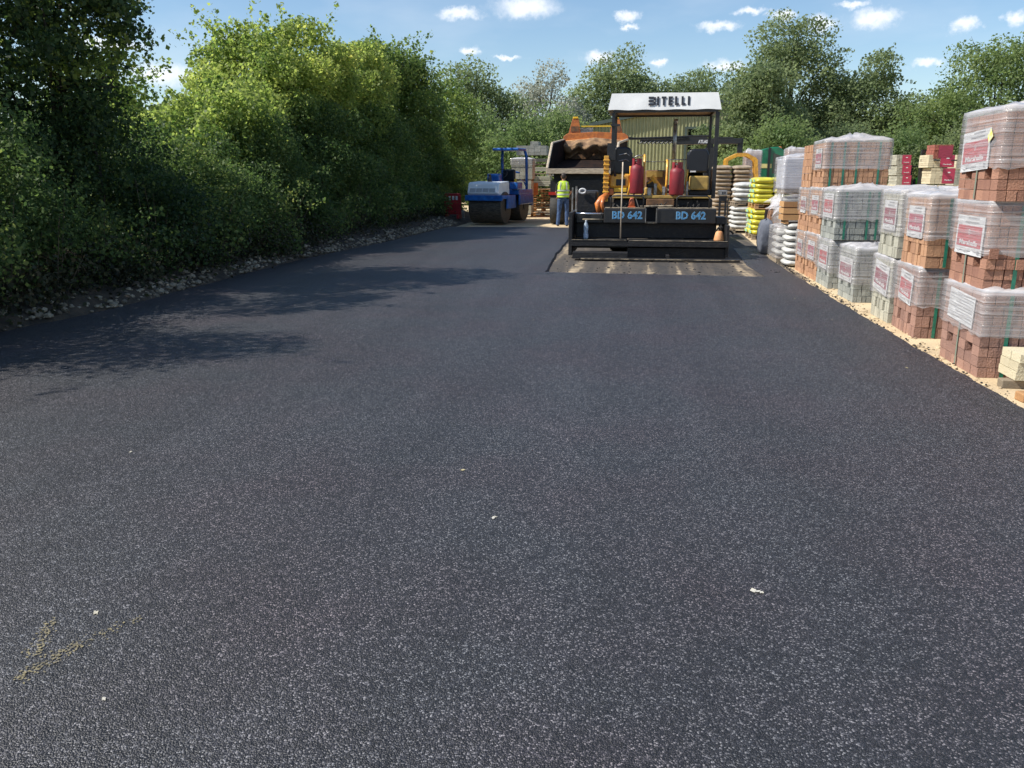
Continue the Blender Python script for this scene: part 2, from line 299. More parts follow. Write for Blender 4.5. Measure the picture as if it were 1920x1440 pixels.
# asphalt mat: irregular L-shaped slab
def jline(p, q, step, amp, seed):
    rg = random.Random(seed); n = max(2, int((Vector(q)-Vector(p)).length/step)); d = (Vector(q)-Vector(p)).normalized(); nn = Vector((-d.y, d.x)); out = []; w = 0
    for i in range(n):
        w = w*.7+rg.uniform(-amp, amp)*.7; out.append(Vector(p).lerp(Vector(q), i/n)+nn*w)
    return out
left_edge = [(-7.2, -9), (-7.0, 3), (-6.75, 8), (-6.55, 9.6), (-6.6, 11.6), (-6.68, 15.5), (-6.5, 18.2), (-6.25, 21.4), (-6.1, 27.4)]
ring = []
corners = [(2.85, -9), (2.86, 6.2), (2.85, 7.0), (2.8, 8.8), (2.78, 12.7), (2.76, 14.35), (-1.5, 14.55), (-1.66, 18.5), (-1.8, 27.6), (-6.1, 27.5)]
for i in range(len(corners)-1): ring += jline(corners[i], corners[i+1], .09, .018, i)
for i in range(len(left_edge)-1, 0, -1): ring += jline(left_edge[i], left_edge[i-1], .12, .03, 50+i)
ring.append(Vector(left_edge[0]))
pr = MB(); poly = [(p.x, p.y) for p in ring]
vs = [(x, y, 0) for x, y in poly]; n = len(vs)
outv = []
for i in range(n):
    a, b_ = Vector(poly[i-1]), Vector(poly[(i+1) % n]); d = (b_-a).normalized(); nn = Vector((d.y, -d.x)); outv.append((poly[i][0]+nn.x*.06, poly[i][1]+nn.y*.06, GZ-.02))
pr.add(vs+outv, [tuple(range(n))]+[(i, n+i, n+(i+1) % n, (i+1) % n) for i in range(n)])
o = pr.build('asphalt_road', MATS['asphalt']); tag(o, kind='structure')
o = MB().add([(-1.75, 14.3, GZ+.006), (2.95, 14.2, GZ+.006), (3.0, 20.5, GZ+.006), (3.3, 27.5, GZ+.006), (-1.9, 27.6, GZ+.006)], [(0, 1, 2, 3, 4)]).build('sub_base_strip', MATS['sub_base']); tag(o, kind='structure')
o = MB().add([(2.28, 14.4, GZ+.011), (2.8, 14.3, GZ+.011), (2.85, 18.5, GZ+.011), (2.95, 20.5, GZ+.011), (2.4, 20.5, GZ+.011), (2.2, 16.5, GZ+.011)], [(0, 1, 2, 3, 4, 5)]).build('tack_coat', MATS['asphalt']); tag(o, kind='structure')
# earth bank at the left, gently rising
g = MB(); ys = np.linspace(-9, 34, 90); xs = np.linspace(0, 1, 26); V = []; rg = random.Random(3)
for y in ys:
    xl = np.interp(y, [p[1] for p in left_edge], [p[0] for p in left_edge])
    for u in xs:
        x = xl+.12-u*u*26-u*1.2; V.append((x, y, GZ+.0+min(.55, .28*max(0, u-.02)*8)+rg.uniform(-.03, .03)*(u > .02)-(.03 if u < .01 else 0)))
F_ = [(i*26+j, i*26+j+1, (i+1)*26+j+1, (i+1)*26+j) for i in range(89) for j in range(25)]
o = g.add(V, F_).build('earth_bank', mat('dark_earth', (.085, .062, .04), (.035, .028, .02), 5, .95, bump=.9, bscale=20), smooth=True); tag(o, kind='structure')
# yellow scuff of straw/sand on asphalt at lower left, plus small crumbs
def scatter_quads(name, pts, size, m, flat=.15):
    V = []
    for p in pts:
        c = Vector(p); a = random.uniform(0, 6.28); s = size*random.uniform(.5, 1.3); u = Vector((math.cos(a), math.sin(a), random.uniform(-flat, flat)))*s; w = Vector((-math.sin(a), math.cos(a), random.uniform(-flat, flat)))*s*random.uniform(.3, .8)
        V += [c-u, c+w, c+u, c-w]
    return np_mesh(name, np.array([tuple(v) for v in V]), 4, m)
def gp(px, py, z=0):
    d = ray(px, py); return Vector((0, 0, CH))+d*((z-CH)/d.z)
pts = []
for (a, b_, n_, w) in (((30, 1275), (155, 1205), 170, 10), ((60, 1235), (95, 1165), 130, 12), ((150, 1205), (260, 1160), 60, 14)):
    A, B = gp(*a), gp(*b_)
    for i in range(n_):
        p = A.lerp(B, random.random()); pts.append((p.x+random.gauss(0, .018), p.y+random.gauss(0, .018), .004))
o = scatter_quads('straw_debris', pts, .0055, mat('straw', (.26, .22, .12), (.15, .13, .08), 9, .9)); tag(o, 'scuff of yellowish straw and sand on the near left asphalt', 'debris', kind='stuff')
pts = [tuple(gp(x, y)+Vector((0, 0, .004))) for x, y in ((180, 1150), (195, 1312), (245, 848), (928, 970), (925, 972), (868, 882), (1420, 1110), (1412, 1108), (1428, 1112), (1060, 540), (1000, 600), (1700, 690), (1560, 600), (1490, 560))]
o = scatter_quads('stray_crumbs', pts*3, .014, mat('crumb', (.5, .48, .42), (.4, .35, .2), 9, .8)); tag(o, 'pale crumbs scattered over the fresh asphalt', 'debris', kind='stuff')

def stones(name, n, fn, m, label):
    mb = MB()
    for i in range(n):
        x, y, z, s = fn()
        ico = [(0, 0, 1), (.9, 0, .45), (.28, .85, .45), (-.72, .53, .45), (-.72, -.53, .45), (.28, -.85, .45), (.72, .53, -.45), (-.28, .85, -.45), (-.9, 0, -.45), (-.28, -.85, -.45), (.72, -.53, -.45), (0, 0, -1)]
        fc = [(0, 1, 2), (0, 2, 3), (0, 3, 4), (0, 4, 5), (0, 5, 1), (1, 6, 2), (2, 7, 3), (3, 8, 4), (4, 9, 5), (5, 10, 1), (2, 6, 7), (3, 7, 8), (4, 8, 9), (5, 9, 10), (1, 10, 6), (11, 7, 6), (11, 8, 7), (11, 9, 8), (11, 10, 9), (11, 6, 10)]
        sx, sy, sz = s*random.uniform(.7, 1.3), s*random.uniform(.7, 1.3), s*random.uniform(.4, .8)
        mb.add([(x+a*sx*random.uniform(.8, 1.2), y+b_*sy*random.uniform(.8, 1.2), z+c*sz*random.uniform(.8, 1.2)) for a, b_, c in ico], fc)
    return tag(mb.build(name, m, recalc=False), label, 'rubble', kind='stuff')
def lf():
    y = random.uniform(3, 29); xl = np.interp(y, [p[1] for p in left_edge], [p[0] for p in left_edge]); d = abs(random.gauss(0, .10+.22*abs(math.sin(y*.9)+.5*math.sin(y*2.3))))-.02
    u = (-1.2+math.sqrt(1.44+104*(d+.12)))/52; z = GZ+min(.55, 2.24*max(0, u-.02))
    return (xl-d, y, max(z, .0 if d < .05 else z)+random.uniform(.0, .03), random.choice([.014, .02, .025, .03, .04, .055])*random.uniform(.8, 1.2))
stones('rubble', 1500, lf, M['stone'], 'broken stone rubble along the foot of the hedge')
def rf():
    y = random.uniform(5, 20); return (2.86+abs(random.gauss(0, .12)), y, GZ+.005, random.choice([.008, .012, .02])*random.uniform(.7, 1.3))
stones('gravel', 500, rf, mat('sandstone_chips', (.55, .44, .28), (.35, .27, .17), 3, .9, island=True), 'sandy gravel chips between asphalt and paving packs')
def ef():
    y = random.uniform(4, 18); return (2.83+abs(random.gauss(0, .05)), y, GZ+.02, random.choice([.006, .01, .016])*random.uniform(.7, 1.3))
stones('asphalt_crumbs', 220, ef, M['tar'], 'dark asphalt crumbs spilled on the sand along the right edge of the mat')
def sf():
    return (random.uniform(-1.4, 2.7), random.uniform(14.6, 18), GZ+.01, random.choice([.008, .012, .025])*random.uniform(.7, 1.3))
stones('asphalt_crumbs', 160, sf, M['tar'], 'dark asphalt crumbs on the unsurfaced strip behind the paver')

# ------------------------------------------------------------------ foliage
def crown(name, lobes, n, leaf, m, parent, clump=.22, sprays=0, spray_len=.8, fill=.25, upbias=.35, shell=.30, sub=.42):
    lob = np.array(lobes, float); vol = (lob[:, 3]*lob[:, 4]+lob[:, 4]*lob[:, 5]+lob[:, 3]*lob[:, 5]); pr_ = vol/vol.sum()
    SL = []
    for q, L in enumerate(lob):
        rm = (L[3]*L[4]*L[5])**(1/3); k = int(2.3*(rm/sub)**2)+3
        dd = rng.normal(size=(k, 3)); dd[:, 2] += .35; dd /= np.linalg.norm(dd, axis=1)[:, None]
        c = L[:3]+dd*L[3:6]*rng.uniform(.72, 1.02, k)[:, None]; r = sub*rng.uniform(.35, 1.7, k)
        SL += [np.concatenate([c[i], [r[i], r[i]*1.0, r[i]*.72]]) for i in range(k)]
    SL = np.array(SL); vol = SL[:, 3]**2; p2 = vol/vol.sum(); nf = int(n*fill); ns_ = n-nf
    w1 = rng.choice(len(SL), ns_, p=p2); d1 = rng.normal(size=(ns_, 3)); d1[:, 2] += .25; d1 /= np.linalg.norm(d1, axis=1)[:, None]
    P1 = SL[w1, :3]+d1*SL[w1, 3:6]*(1-.45*rng.random(ns_)**1.3)[:, None]+rng.normal(size=(ns_, 3))*sub*.10
    w2 = rng.choice(len(lob), nf, p=pr_); d2 = rng.normal(size=(nf, 3)); d2 /= np.linalg.norm(d2, axis=1)[:, None]
    P2 = lob[w2, :3]+d2*lob[w2, 3:6]*(rng.random(nf)**.4*.95)[:, None]
    P = np.concatenate([P1, P2]); d = np.concatenate([d1, d2]); which = np.arange(n)
    out_ = d[which].copy()
    if sprays:
        SP = []
        li = rng.choice(len(lob), sprays, p=pr_)
        for i in li:
            dd = rng.normal(size=3); dd[2] = abs(dd[2])+.3; dd /= np.linalg.norm(dd); st = lob[i, :3]+dd*lob[i, 3:6]*.9; gd = dd+rng.normal(size=3)*.35; gd /= np.linalg.norm(gd)
            L = spray_len*rng.uniform(.4, 1.2); k = int(40*L/max(leaf/.07, .7)/.8)+4; tt = rng.random(k); curve = np.outer(tt**2, [0, 0, -.15*L])
            SP.append(st+np.outer(tt, gd)*L+curve+rng.normal(size=(k, 3))*(.10*L)*(1-tt*.6)[:, None])
        SP = np.concatenate(SP); P = np.concatenate([P, SP]); oo = rng.normal(size=SP.shape); out_ = np.concatenate([out_, oo])
    keep = P[:, 2] > .05
    P = P[keep]; out_ = out_[keep]; n = len(P)
    nr = rng.normal(size=(n, 3))*.8+out_*.5+np.array([0, 0, upbias]); nr /= np.linalg.norm(nr, axis=1)[:, None]
    u = np.cross(nr, rng.normal(size=(n, 3))); u /= np.linalg.norm(u, axis=1)[:, None]; w = np.cross(nr, u)
    s = leaf*rng.uniform(.4, 1.45, n)[:, None]; wd = s*rng.uniform(.28, .45, n)[:, None]
    V = np.empty((n, 4, 3)); V[:, 0] = P-u*s*.5; V[:, 1] = P+w*wd-u*s*.05+nr*s*.08; V[:, 2] = P+u*s*.5; V[:, 3] = P-w*wd-u*s*.05+nr*s*.08
    return np_mesh(name, V.reshape(-1, 3), 4, m, parent)
def woody(parent, base_r, h, lobes, stems=1, seed=0, name='trunk'):
    rg = random.Random(seed); mb = MB()
    for s in range(stems):
        bx, by = (0, 0) if stems == 1 else (rg.uniform(-.7, .7), rg.uniform(-.7, .7))
        pts = [(bx, by, -.1)]; hh = h*rg.uniform(.7, 1); k = 6
        lx, ly = (rg.uniform(-.2, .2)*h*.3 for _ in range(2))
        for i in range(1, k+1):
            f = i/k; pts.append((bx+lx*f+rg.uniform(-.08, .08)*h*.1, by+ly*f+rg.uniform(-.08, .08)*h*.1, hh*f))
        mb.tube(pts, [base_r*(1-.8*i/k) for i in range(k+1)], 7)
        for L in lobes:
            if stems > 1 and rg.random() < .5: continue
            i = rg.randint(2, k-1); p0 = Vector(pts[i]); p3 = Vector(L[:3])+Vector([rg.uniform(-.5, .5)*r for r in L[3:6]])
            if p3.z < p0.z-1.5: continue
            mid = p0.lerp(p3, .5)+Vector((rg.uniform(-.2, .2), rg.uniform(-.2, .2), .25))
            mb.tube([p0, mid, p3], [base_r*.42, base_r*.26, base_r*.08], 6)
            for q in range(2):
                p4 = p3+Vector((rg.uniform(-1, 1)*L[3], rg.uniform(-1, 1)*L[4], rg.uniform(0, 1)*L[5]))*.7; mb.tube([mid.lerp(p3, .4), p4], [base_r*.16, base_r*.04], 5)
    return mb.build(name, M['bark'], parent, smooth=True, recalc=False)
LM = dict(
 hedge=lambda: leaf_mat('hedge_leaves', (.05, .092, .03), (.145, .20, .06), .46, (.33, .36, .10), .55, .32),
 mid=lambda: leaf_mat('shaded_mid_leaves', (.035, .068, .025), (.11, .16, .05), .42, (.32, .34, .10), .55, .35),  # hedge leaves in a darker copy: shade of the low bushes painted in
 lime=lambda: leaf_mat('sunlit_lime_leaves', (.075, .13, .036), (.28, .33, .095), .52, (.52, .50, .16), .55, .32),  # yellow-green leaves, colour brightened further to paint sunlight on the hedge tops
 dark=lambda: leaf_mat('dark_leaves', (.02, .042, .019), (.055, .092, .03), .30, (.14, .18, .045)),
 far=lambda: leaf_mat('hazed_leaves', (.09, .125, .062), (.18, .22, .105), .47, (.25, .28, .13), .35, .2),  # leaf colour lightened in place of distance haze
 farb=lambda: leaf_mat('hazed_bright_leaves', (.09, .14, .055), (.18, .23, .09), .45, (.24, .28, .10), .35, .2),  # brighter far leaves, haze mixed into the colour as well
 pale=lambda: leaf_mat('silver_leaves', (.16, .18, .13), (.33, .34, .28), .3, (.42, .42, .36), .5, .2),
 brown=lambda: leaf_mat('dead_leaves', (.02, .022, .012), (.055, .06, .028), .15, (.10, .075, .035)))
def plant(name, label, cat, x, y, lobes, n, leaf, lm, trunk=(.12, 3, 1), group=None, seed=0, **kw):
    if name == 'bush' and x < -7.9 and -9.2 < x and y < 33.5 and group == HG: lobes = lobes+[(-7.45-x, -1.1, .55, .75, 1.0, .62), (-7.5-x, 1.0, .6, .75, 1.0, .65), (-7.9-x, 0, 1.3, .9, 1.4, .6)]; n = int(n*1.55); leaf *= .80
    t = thing(name, label, cat, (x, y, GZ+.05), 0, group)
    crown('crown', lobes, n, leaf, LM[lm](), t, **kw)
    woody(t, trunk[0], trunk[1], lobes, trunk[2], seed, 'trunk' if trunk[2] == 1 else 'stems')
    return t
HG = 'trees and bushes along the left hedge'
# lobes: cx,cy,cz,rx,ry,rz relative to base
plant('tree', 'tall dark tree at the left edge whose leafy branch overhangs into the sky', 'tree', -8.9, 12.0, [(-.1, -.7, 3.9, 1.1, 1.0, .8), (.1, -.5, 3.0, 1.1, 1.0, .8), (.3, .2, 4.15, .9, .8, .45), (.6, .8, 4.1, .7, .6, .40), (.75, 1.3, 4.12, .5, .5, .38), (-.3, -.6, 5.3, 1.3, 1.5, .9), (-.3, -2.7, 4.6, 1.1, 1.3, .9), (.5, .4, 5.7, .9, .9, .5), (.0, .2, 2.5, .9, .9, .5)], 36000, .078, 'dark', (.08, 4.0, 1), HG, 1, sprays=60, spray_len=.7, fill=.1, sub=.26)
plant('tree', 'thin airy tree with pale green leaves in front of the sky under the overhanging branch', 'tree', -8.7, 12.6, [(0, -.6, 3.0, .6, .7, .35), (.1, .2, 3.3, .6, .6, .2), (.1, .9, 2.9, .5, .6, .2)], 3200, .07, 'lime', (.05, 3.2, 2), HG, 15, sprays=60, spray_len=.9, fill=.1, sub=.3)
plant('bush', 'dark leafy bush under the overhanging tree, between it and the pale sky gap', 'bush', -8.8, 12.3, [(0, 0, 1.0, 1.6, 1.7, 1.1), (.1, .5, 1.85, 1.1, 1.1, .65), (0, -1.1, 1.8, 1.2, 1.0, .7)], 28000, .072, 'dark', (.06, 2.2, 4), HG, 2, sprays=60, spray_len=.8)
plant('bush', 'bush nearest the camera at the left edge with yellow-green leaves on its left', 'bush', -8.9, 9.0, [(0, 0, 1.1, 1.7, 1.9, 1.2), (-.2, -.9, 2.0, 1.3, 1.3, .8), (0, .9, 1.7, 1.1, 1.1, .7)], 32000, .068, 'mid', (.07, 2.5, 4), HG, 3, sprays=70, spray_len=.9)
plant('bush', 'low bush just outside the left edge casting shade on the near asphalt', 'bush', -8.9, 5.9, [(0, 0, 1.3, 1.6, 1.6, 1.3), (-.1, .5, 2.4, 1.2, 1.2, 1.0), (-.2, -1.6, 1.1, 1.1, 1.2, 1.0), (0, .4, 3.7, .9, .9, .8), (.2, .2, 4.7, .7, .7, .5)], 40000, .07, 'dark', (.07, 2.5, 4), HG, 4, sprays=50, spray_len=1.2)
plant('bush', 'low dark bush at the bottom of the pale sky gap in the hedge', 'bush', -8.7, 14.7, [(0, 0, .95, 1.6, 1.5, 1.0), (.1, .6, 1.7, 1.2, 1.0, .65)], 24000, .072, 'mid', (.06, 1.8, 4), HG, 5, sprays=30)
plant('tree', 'bright yellow-green bushy tree right of the sky gap sloping down to it', 'tree', -9.4, 17.6, [(0, -.7, 1.9, 1.5, 1.2, .9), (.2, .6, 2.7, 1.4, 1.2, .8), (-.1, 1.9, 3.2, 1.1, 1.0, .8)], 26000, .085, 'lime', (.10, 2.6, 2), HG, 6, sprays=30, spray_len=.6)
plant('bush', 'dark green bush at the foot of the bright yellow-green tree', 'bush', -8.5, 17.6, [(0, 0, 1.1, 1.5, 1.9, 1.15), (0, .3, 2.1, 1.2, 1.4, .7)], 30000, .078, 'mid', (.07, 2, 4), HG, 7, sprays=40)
plant('tree', 'airy light green tree with loose sprigs rising highest above the hedge at its left crest', 'tree', -10.2, 21.6, [(0, 0, 4.2, 1.1, .9, .7), (0, .2, 5.0, .6, .5, .4)], 4500, .10, 'lime', (.07, 5.2, 1), HG, 16, sprays=40, spray_len=1.0, sub=.3, fill=.1)
plant('tree', 'green tree forming the rounded crest of the hedge middle', 'tree', -9.4, 22.2, [(0, -.9, 3.6, 1.7, 1.6, 1.3), (.3, .5, 4.5, 1.5, 1.3, .95), (.3, 1.5, 3.9, 1.3, 1.1, .9)], 32000, .09, 'lime', (.14, 4.0, 2), HG, 8, sprays=50, spray_len=.9)
plant('bush', 'dark bush in the middle of the hedge foot with a sunlit patch of leaves', 'bush', -8.4, 21.2, [(0, 0, 1.3, 1.5, 1.9, 1.3), (0, .2, 2.5, 1.3, 1.4, .85)], 28000, .085, 'mid', (.07, 2.2, 4), HG, 9, sprays=40)
plant('tree', 'green tree right of the rounded crest with a slightly lower bumpy top', 'tree', -9.2, 26.0, [(0, -.8, 3.6, 1.7, 1.5, 1.4), (.3, .3, 4.6, 1.3, 1.2, .8), (.2, 1.6, 4.3, 1.2, 1.1, .9)], 30000, .095, 'lime', (.14, 4.2, 2), HG, 10, sprays=60, spray_len=.9)
plant('bush', 'dark bush at the hedge foot left of the red barrier', 'bush', -8.2, 24.8, [(0, 0, 1.3, 1.4, 1.9, 1.3), (0, .4, 2.7, 1.3, 1.5, .9)], 26000, .09, 'mid', (.07, 2.4, 4), HG, 11, sprays=30)
plant('tree', 'twiggy tree ending the hedge on the right with sprays against the sky', 'tree', -8.7, 30.4, [(0, 0, 3.7, 1.7, 1.9, 1.6), (.1, -.3, 5.2, 1.3, 1.4, .8), (.5, 1.0, 4.7, 1.1, 1.0, 1.0), (.5, 1.4, 2.6, 1.1, 1.2, 1.3)], 32000, .10, 'hedge', (.14, 5, 2), HG, 12, sprays=70, spray_len=1.2)
plant('bush', 'dark bush behind the red barrier at the hedge foot', 'bush', -8.5, 28.6, [(0, 0, 1.3, 1.4, 1.9, 1.4), (0, .6, 2.8, 1.3, 1.5, 1.0)], 26000, .095, 'mid', (.07, 2.5, 4), HG, 13, sprays=40)
plant('bush', 'dark bush behind the blue roller with a few dry leaves', 'bush', -8.2, 32.8, [(0, 0, 1.3, 1.2, 1.7, 1.4), (-.2, .7, 2.7, 1.2, 1.3, 1.0)], 20000, .10, 'hedge', (.07, 2.4, 4), HG, 14, sprays=30)
plant('tree', 'medium bushy tree beyond the roller where the hedge line slopes down', 'tree', -8.9, 37.5, [(0, 0, 2.2, 1.9, 2.2, 2.0), (.2, .2, 4.2, 1.5, 1.6, 1.3), (.9, .6, 2.0, 1.3, 1.4, 1.5)], 22000, .11, 'hedge', (.1, 3.6, 2), HG, 17, sprays=50, spray_len=1.0)
for k, (x, y, s, lb) in enumerate(((-12.4, 13.5, .9, 'shaded tree seen deep behind the sky gap of the hedge'), (-12.6, 8.5, 1.35, 'shaded tree in the second row behind the left edge bushes'), (-12.2, 19, 1.15, 'shaded tree in the second row behind the yellow-green tree'), (-12, 25, 1.35, 'shaded tree in the second row behind the hedge crest'), (-11.6, 31, 1.4, 'shaded tree in the second row at the far hedge end'))):
    zz = 2.3 if k else 1.6
    plant('tree', lb, 'tree', x, y, [(0, 0, 1.2*s, 2.2, 3.4, 1.3*s), (0, 0, (zz-.3)*s, 1.8, 3.0, 1.1*s)], 15000, .14, 'hedge', (.12, 2.2*s, 2), HG, 20+k, clump=.3, sprays=20, fill=.4)
# undergrowth: dry twigs and stems at the hedge foot
tw = MB(); rg = random.Random(5)
for i in range(900):
    y = rg.uniform(4, 31); x = -7.1-abs(rg.gauss(0, .5)); p = Vector((x, y, .05)); d = Vector((rg.uniform(-.2, .45), rg.uniform(-.7, .7), rg.uniform(.3, 1.1)))*rg.uniform(.4, 1.5)
    tw.tube([p, p+d*.5+Vector((0, 0, .05)), p+d], [.009, .006, .002], 3, False)
tag(tw.build('dry_twigs', mat('twig', (.16, .12, .085), (.07, .05, .035), 6, .9), recalc=False), 'tangle of dry twigs at the foot of the hedge', 'undergrowth', kind='stuff')
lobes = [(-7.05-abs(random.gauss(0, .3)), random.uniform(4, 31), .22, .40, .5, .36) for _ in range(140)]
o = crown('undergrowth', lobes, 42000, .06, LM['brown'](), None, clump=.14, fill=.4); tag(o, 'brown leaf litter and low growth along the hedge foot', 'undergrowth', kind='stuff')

# far trees (positions measured on the photograph)
def far_tree(label, x, y, w, h, lm, n=11000, leaf=.30, low=.12, seed=0, name='tree', cat='tree', group='trees beyond the yard', airy=.2, spr=40):
    rg = random.Random(seed); L = []; w *= 1.18
    k = max(6, int(w*1.1))
    for i in range(k):
        f = i/(k-1)*2-1; top = h*(1-.42*abs(f)**1.6)*rg.uniform(.82, 1.0); r = w*.5*rg.uniform(.24, .36)
        L.append((f*w*.5*.75, rg.uniform(-1, 1)*w*.15, max(top-r*.8, r*.6), r, r, r*.8))
        L.append((f*w*.5*.85, rg.uniform(-1, 1)*w*.15, h*rg.uniform(.3, .5), r*1.1, r*1.1, r*.9))
    L.append((0, 0, h*.48, w*.40, w*.30, h*.36)); L.append((0, 0, h*.25, w*.48, w*.3, h*.26)); L.append((rg.uniform(-.1, .1)*w, 0, h*.86, w*.17, w*.17, h*.13))
    for i in range(4): L.append((rg.uniform(-.4, .4)*w, -.1*w, h*rg.uniform(.1, .25), w*.18, w*.14, h*.14))
    return plant(name, label, cat, x, y, L, int(n*2.6), leaf*.66, lm, (.018*h, h*.75, 1), group, seed, sprays=spr, spray_len=1.2, fill=airy, sub=.85)
far_tree('grey-green tree left of the pale tree, beyond the hedge end', -10.6, 58, 7.5, 8.9, 'far', 14000, .26, seed=31)
far_tree('pale silver-leaved tree between the hedge end and the paver', -6.6, 64, 6.4, 9.3, 'pale', 9000, .24, seed=32, airy=.1)
far_tree('broad round tree rising just left of the white canopy', -1.2, 70, 9.5, 11.3, 'far', 16000, seed=33)
far_tree('lower tree showing above the right half of the white canopy', 4.6, 72, 8, 10.1, 'far', 12000, seed=34)
far_tree('tallest pointed tree right of the white canopy', 11.6, 70, 9.5, 13.8, 'far', 21000, seed=35)
far_tree('tree between the canopy and the tallest tree', 7.9, 56, 5.2, 8.2, 'far', 12000, seed=36)
far_tree('narrow tree on the right shoulder of the tallest tree', 17.8, 70, 7.0, 10.6, 'far', 14000, seed=37)
far_tree('large tree at the right edge behind the top brick pack', 26.2, 68, 12, 11.6, 'farb', 20000, seed=38)
far_tree('dark tree filling the low gap left of the right edge tree', 21.8, 74, 6, 7.4, 'far', 8000, seed=39)
far_tree('tree at the far right beyond the frame edge', 34, 66, 9, 10.8, 'far', 9000, seed=40)
BG = 'bushes beyond the yard'
for k, (x, y, w, h, lm, lb) in enumerate(((-6.4, 47, 5, 4.6, 'farb', 'bright bush behind the roof bar of the blue roller'), (-9.8, 50, 5.5, 5.6, 'farb', 'bush at the far end of the hedge, left of the roller roof'),
    (-4.6, 50, 3.6, 5.4, 'farb', 'bush behind the grey slab stacks'), (-5.0, 57, 4, 6.2, 'far', 'bush behind the orange tipper body'), (8.6, 52, 4.6, 4.6, 'farb', 'bush right of the corrugated shed'),
    (13.4, 57, 6, 4.9, 'far', 'bush behind the green lorry cab'), (17.2, 58, 6, 4.4, 'farb', 'bush behind the tallest wrapped brick packs'), (21.5, 57, 6, 4.7, 'far', 'bush behind the forklift'),
    (26, 56, 7, 5.2, 'farb', 'bush behind the red labelled cream packs'), (31.5, 56, 6, 4.6, 'far', 'bush at the far right behind the top brick pack'), (-14, 56, 6, 6, 'far', 'bush in the far corner beyond the hedge'))):
    far_tree(lb, x, y, w, h, lm, 8500, .22, seed=50+k, name='bush', cat='bush', group=BG, spr=20)

# ------------------------------------------------------------------ shed
sh = thing('corrugated_shed', 'large olive corrugated shed with low pitched roof behind the paver', 'shed', (0, 0, 0))
SY = 60; xl = at(1103, 235, SY).x; zl = at(1103, 237, SY).z; xr = at(1338, 200, SY).x; zr = zl+(xr-xl)*.19; xr2 = xr+(xr-xl)
def roofz(x): return zl+(x-xl)*.19 if x < xr else zr-(x-xr)*.19
mb = MB(); pitch = .235; x = xl; dx0, dx1 = at(1288, 250, SY).x, at(1334, 250, SY).x; dz = at(1310, 242, SY).z
while x < xr+.8:
    a, b_ = x, x+pitch*.5; c = x+pitch; lo = dz if dx0 < (x+.1) < dx1 else 0
    top = [roofz(a), roofz(b_), roofz(c)]
    y0, y1 = SY, SY-.085
    P_ = [(a, y0), (a+.03, y1), (b_-.01, y1), (b_+.03, y0), (c, y0)]
    for i in range(4):
        (ax, ay), (bx_, by_) = P_[i], P_[i+1]; mb.add([(ax, ay, lo), (bx_, by_, lo), (bx_, by_, roofz(bx_)), (ax, ay, roofz(ax))], [(0, 1, 2, 3)])
    x = c
mb.build('cladding', M['shed'], sh, recalc=False)
MB().prism([(xl-.3, zl-.1), (xl-.3, zl+.12), (xr, zr+.18), (xr+1.2, zr-.1), (xr+1.2, zr-.3), (xr, zr-.04)], SY-.35, SY+24).build('roof', M['shedroof'], sh)
MB().bx(dx0-.15, dx0, SY-.12, SY+.1, 0, dz+.15).bx(dx1, dx1+.15, SY-.12, SY+.1, 0, dz+.15).bx(dx0, dx1, SY-.12, SY+.1, dz, dz+.15).build('door_frame', M['shedroof'], sh)
MB().bx(xl+.1, xr+.6, SY+22, SY+22.2, 0, zl).bx(xl, xl+.15, SY+.1, SY+22, 0, zl).bx(xr+.65, xr+.8, SY+.1, SY+22, 0, zl).build('wall', M['shedroof'], sh)


# ------------------------------------------------------------------ paving block packs
def brick_mat(kind):
    D = {'terracotta': ((.41, .21, .135), (.25, .12, .082)), 'orange': ((.50, .28, .155), (.34, .18, .105)), 'pink': ((.37, .21, .155), (.23, .13, .10)), 'buff': ((.46, .44, .35), (.30, .29, .23)),
         'grey': ((.36, .37, .33), (.22, .23, .21)), 'charcoal': ((.11, .115, .12), (.06, .062, .066)), 'red': ((.35, .11, .075), (.22, .075, .055)), 'cream': ((.62, .55, .38), (.46, .40, .27))}[kind]
    return mat('blocks_'+kind, D[0], D[1], 14, .85, bump=.5, bscale=70, island=True, pos=(.2, .8))
def blocks_mb(w, l, h, nl, seed, ny=6, nx=13, vertical=False, loose=0, hole_layer=2):
    """perimeter courses of paving blocks; w along y, l along x"""
    rg = random.Random(seed); mb = MB(); lh = h/nl; g = .004
    if vertical: ny, nx, nl, hole_layer = 9, 13, 6, 1
    lh = h/nl; g = .0025
    for k in range(nl):
        offy = rg.uniform(-.006, .006); offx = rg.uniform(-.006, .006); sh_ = (.035 if (loose and k in (2, 3)) else 0)
        for i in range(nx):
            for j in range(ny):
                if 0 < i < nx-1 and 0 < j < ny-1: continue
                if k == hole_layer:
                    if j in ((2, 6) if ny == 9 else (1, ny-2)): continue
                if loose and k == 3 and j == 0 and i in (3, 4, 5, 9): continue
                x0, x1 = -l/2+l*i/nx, -l/2+l*(i+1)/nx; y0, y1 = -w/2+w*j/ny, -w/2+w*(j+1)/ny
                jx, jy = rg.uniform(-.004, .004)+offx, rg.uniform(-.004, .004)+offy-sh_*(j == 0)*rg.uniform(.4, 1.2)
                mb.bx(x0+g+jx, x1-g+jx, y0+g+jy, y1-g+jy, k*lh+.002, (k+1)*lh-g)
    return mb
def core_mb(w, l, h):
    a, c = l/13, w/10; mb = MB(); z0, z1 = h*.17, h*.36
    mb.bx(-l/2+a, l/2-a, -w/2+c, w/2-c, .01, z0).bx(-l/2+a, l/2-a, -w/2+c, w/2-c, z1, h-.03)
    return mb.bx(-l/2+a, l/2-a, -w*.16, w*.16, z0, z1)
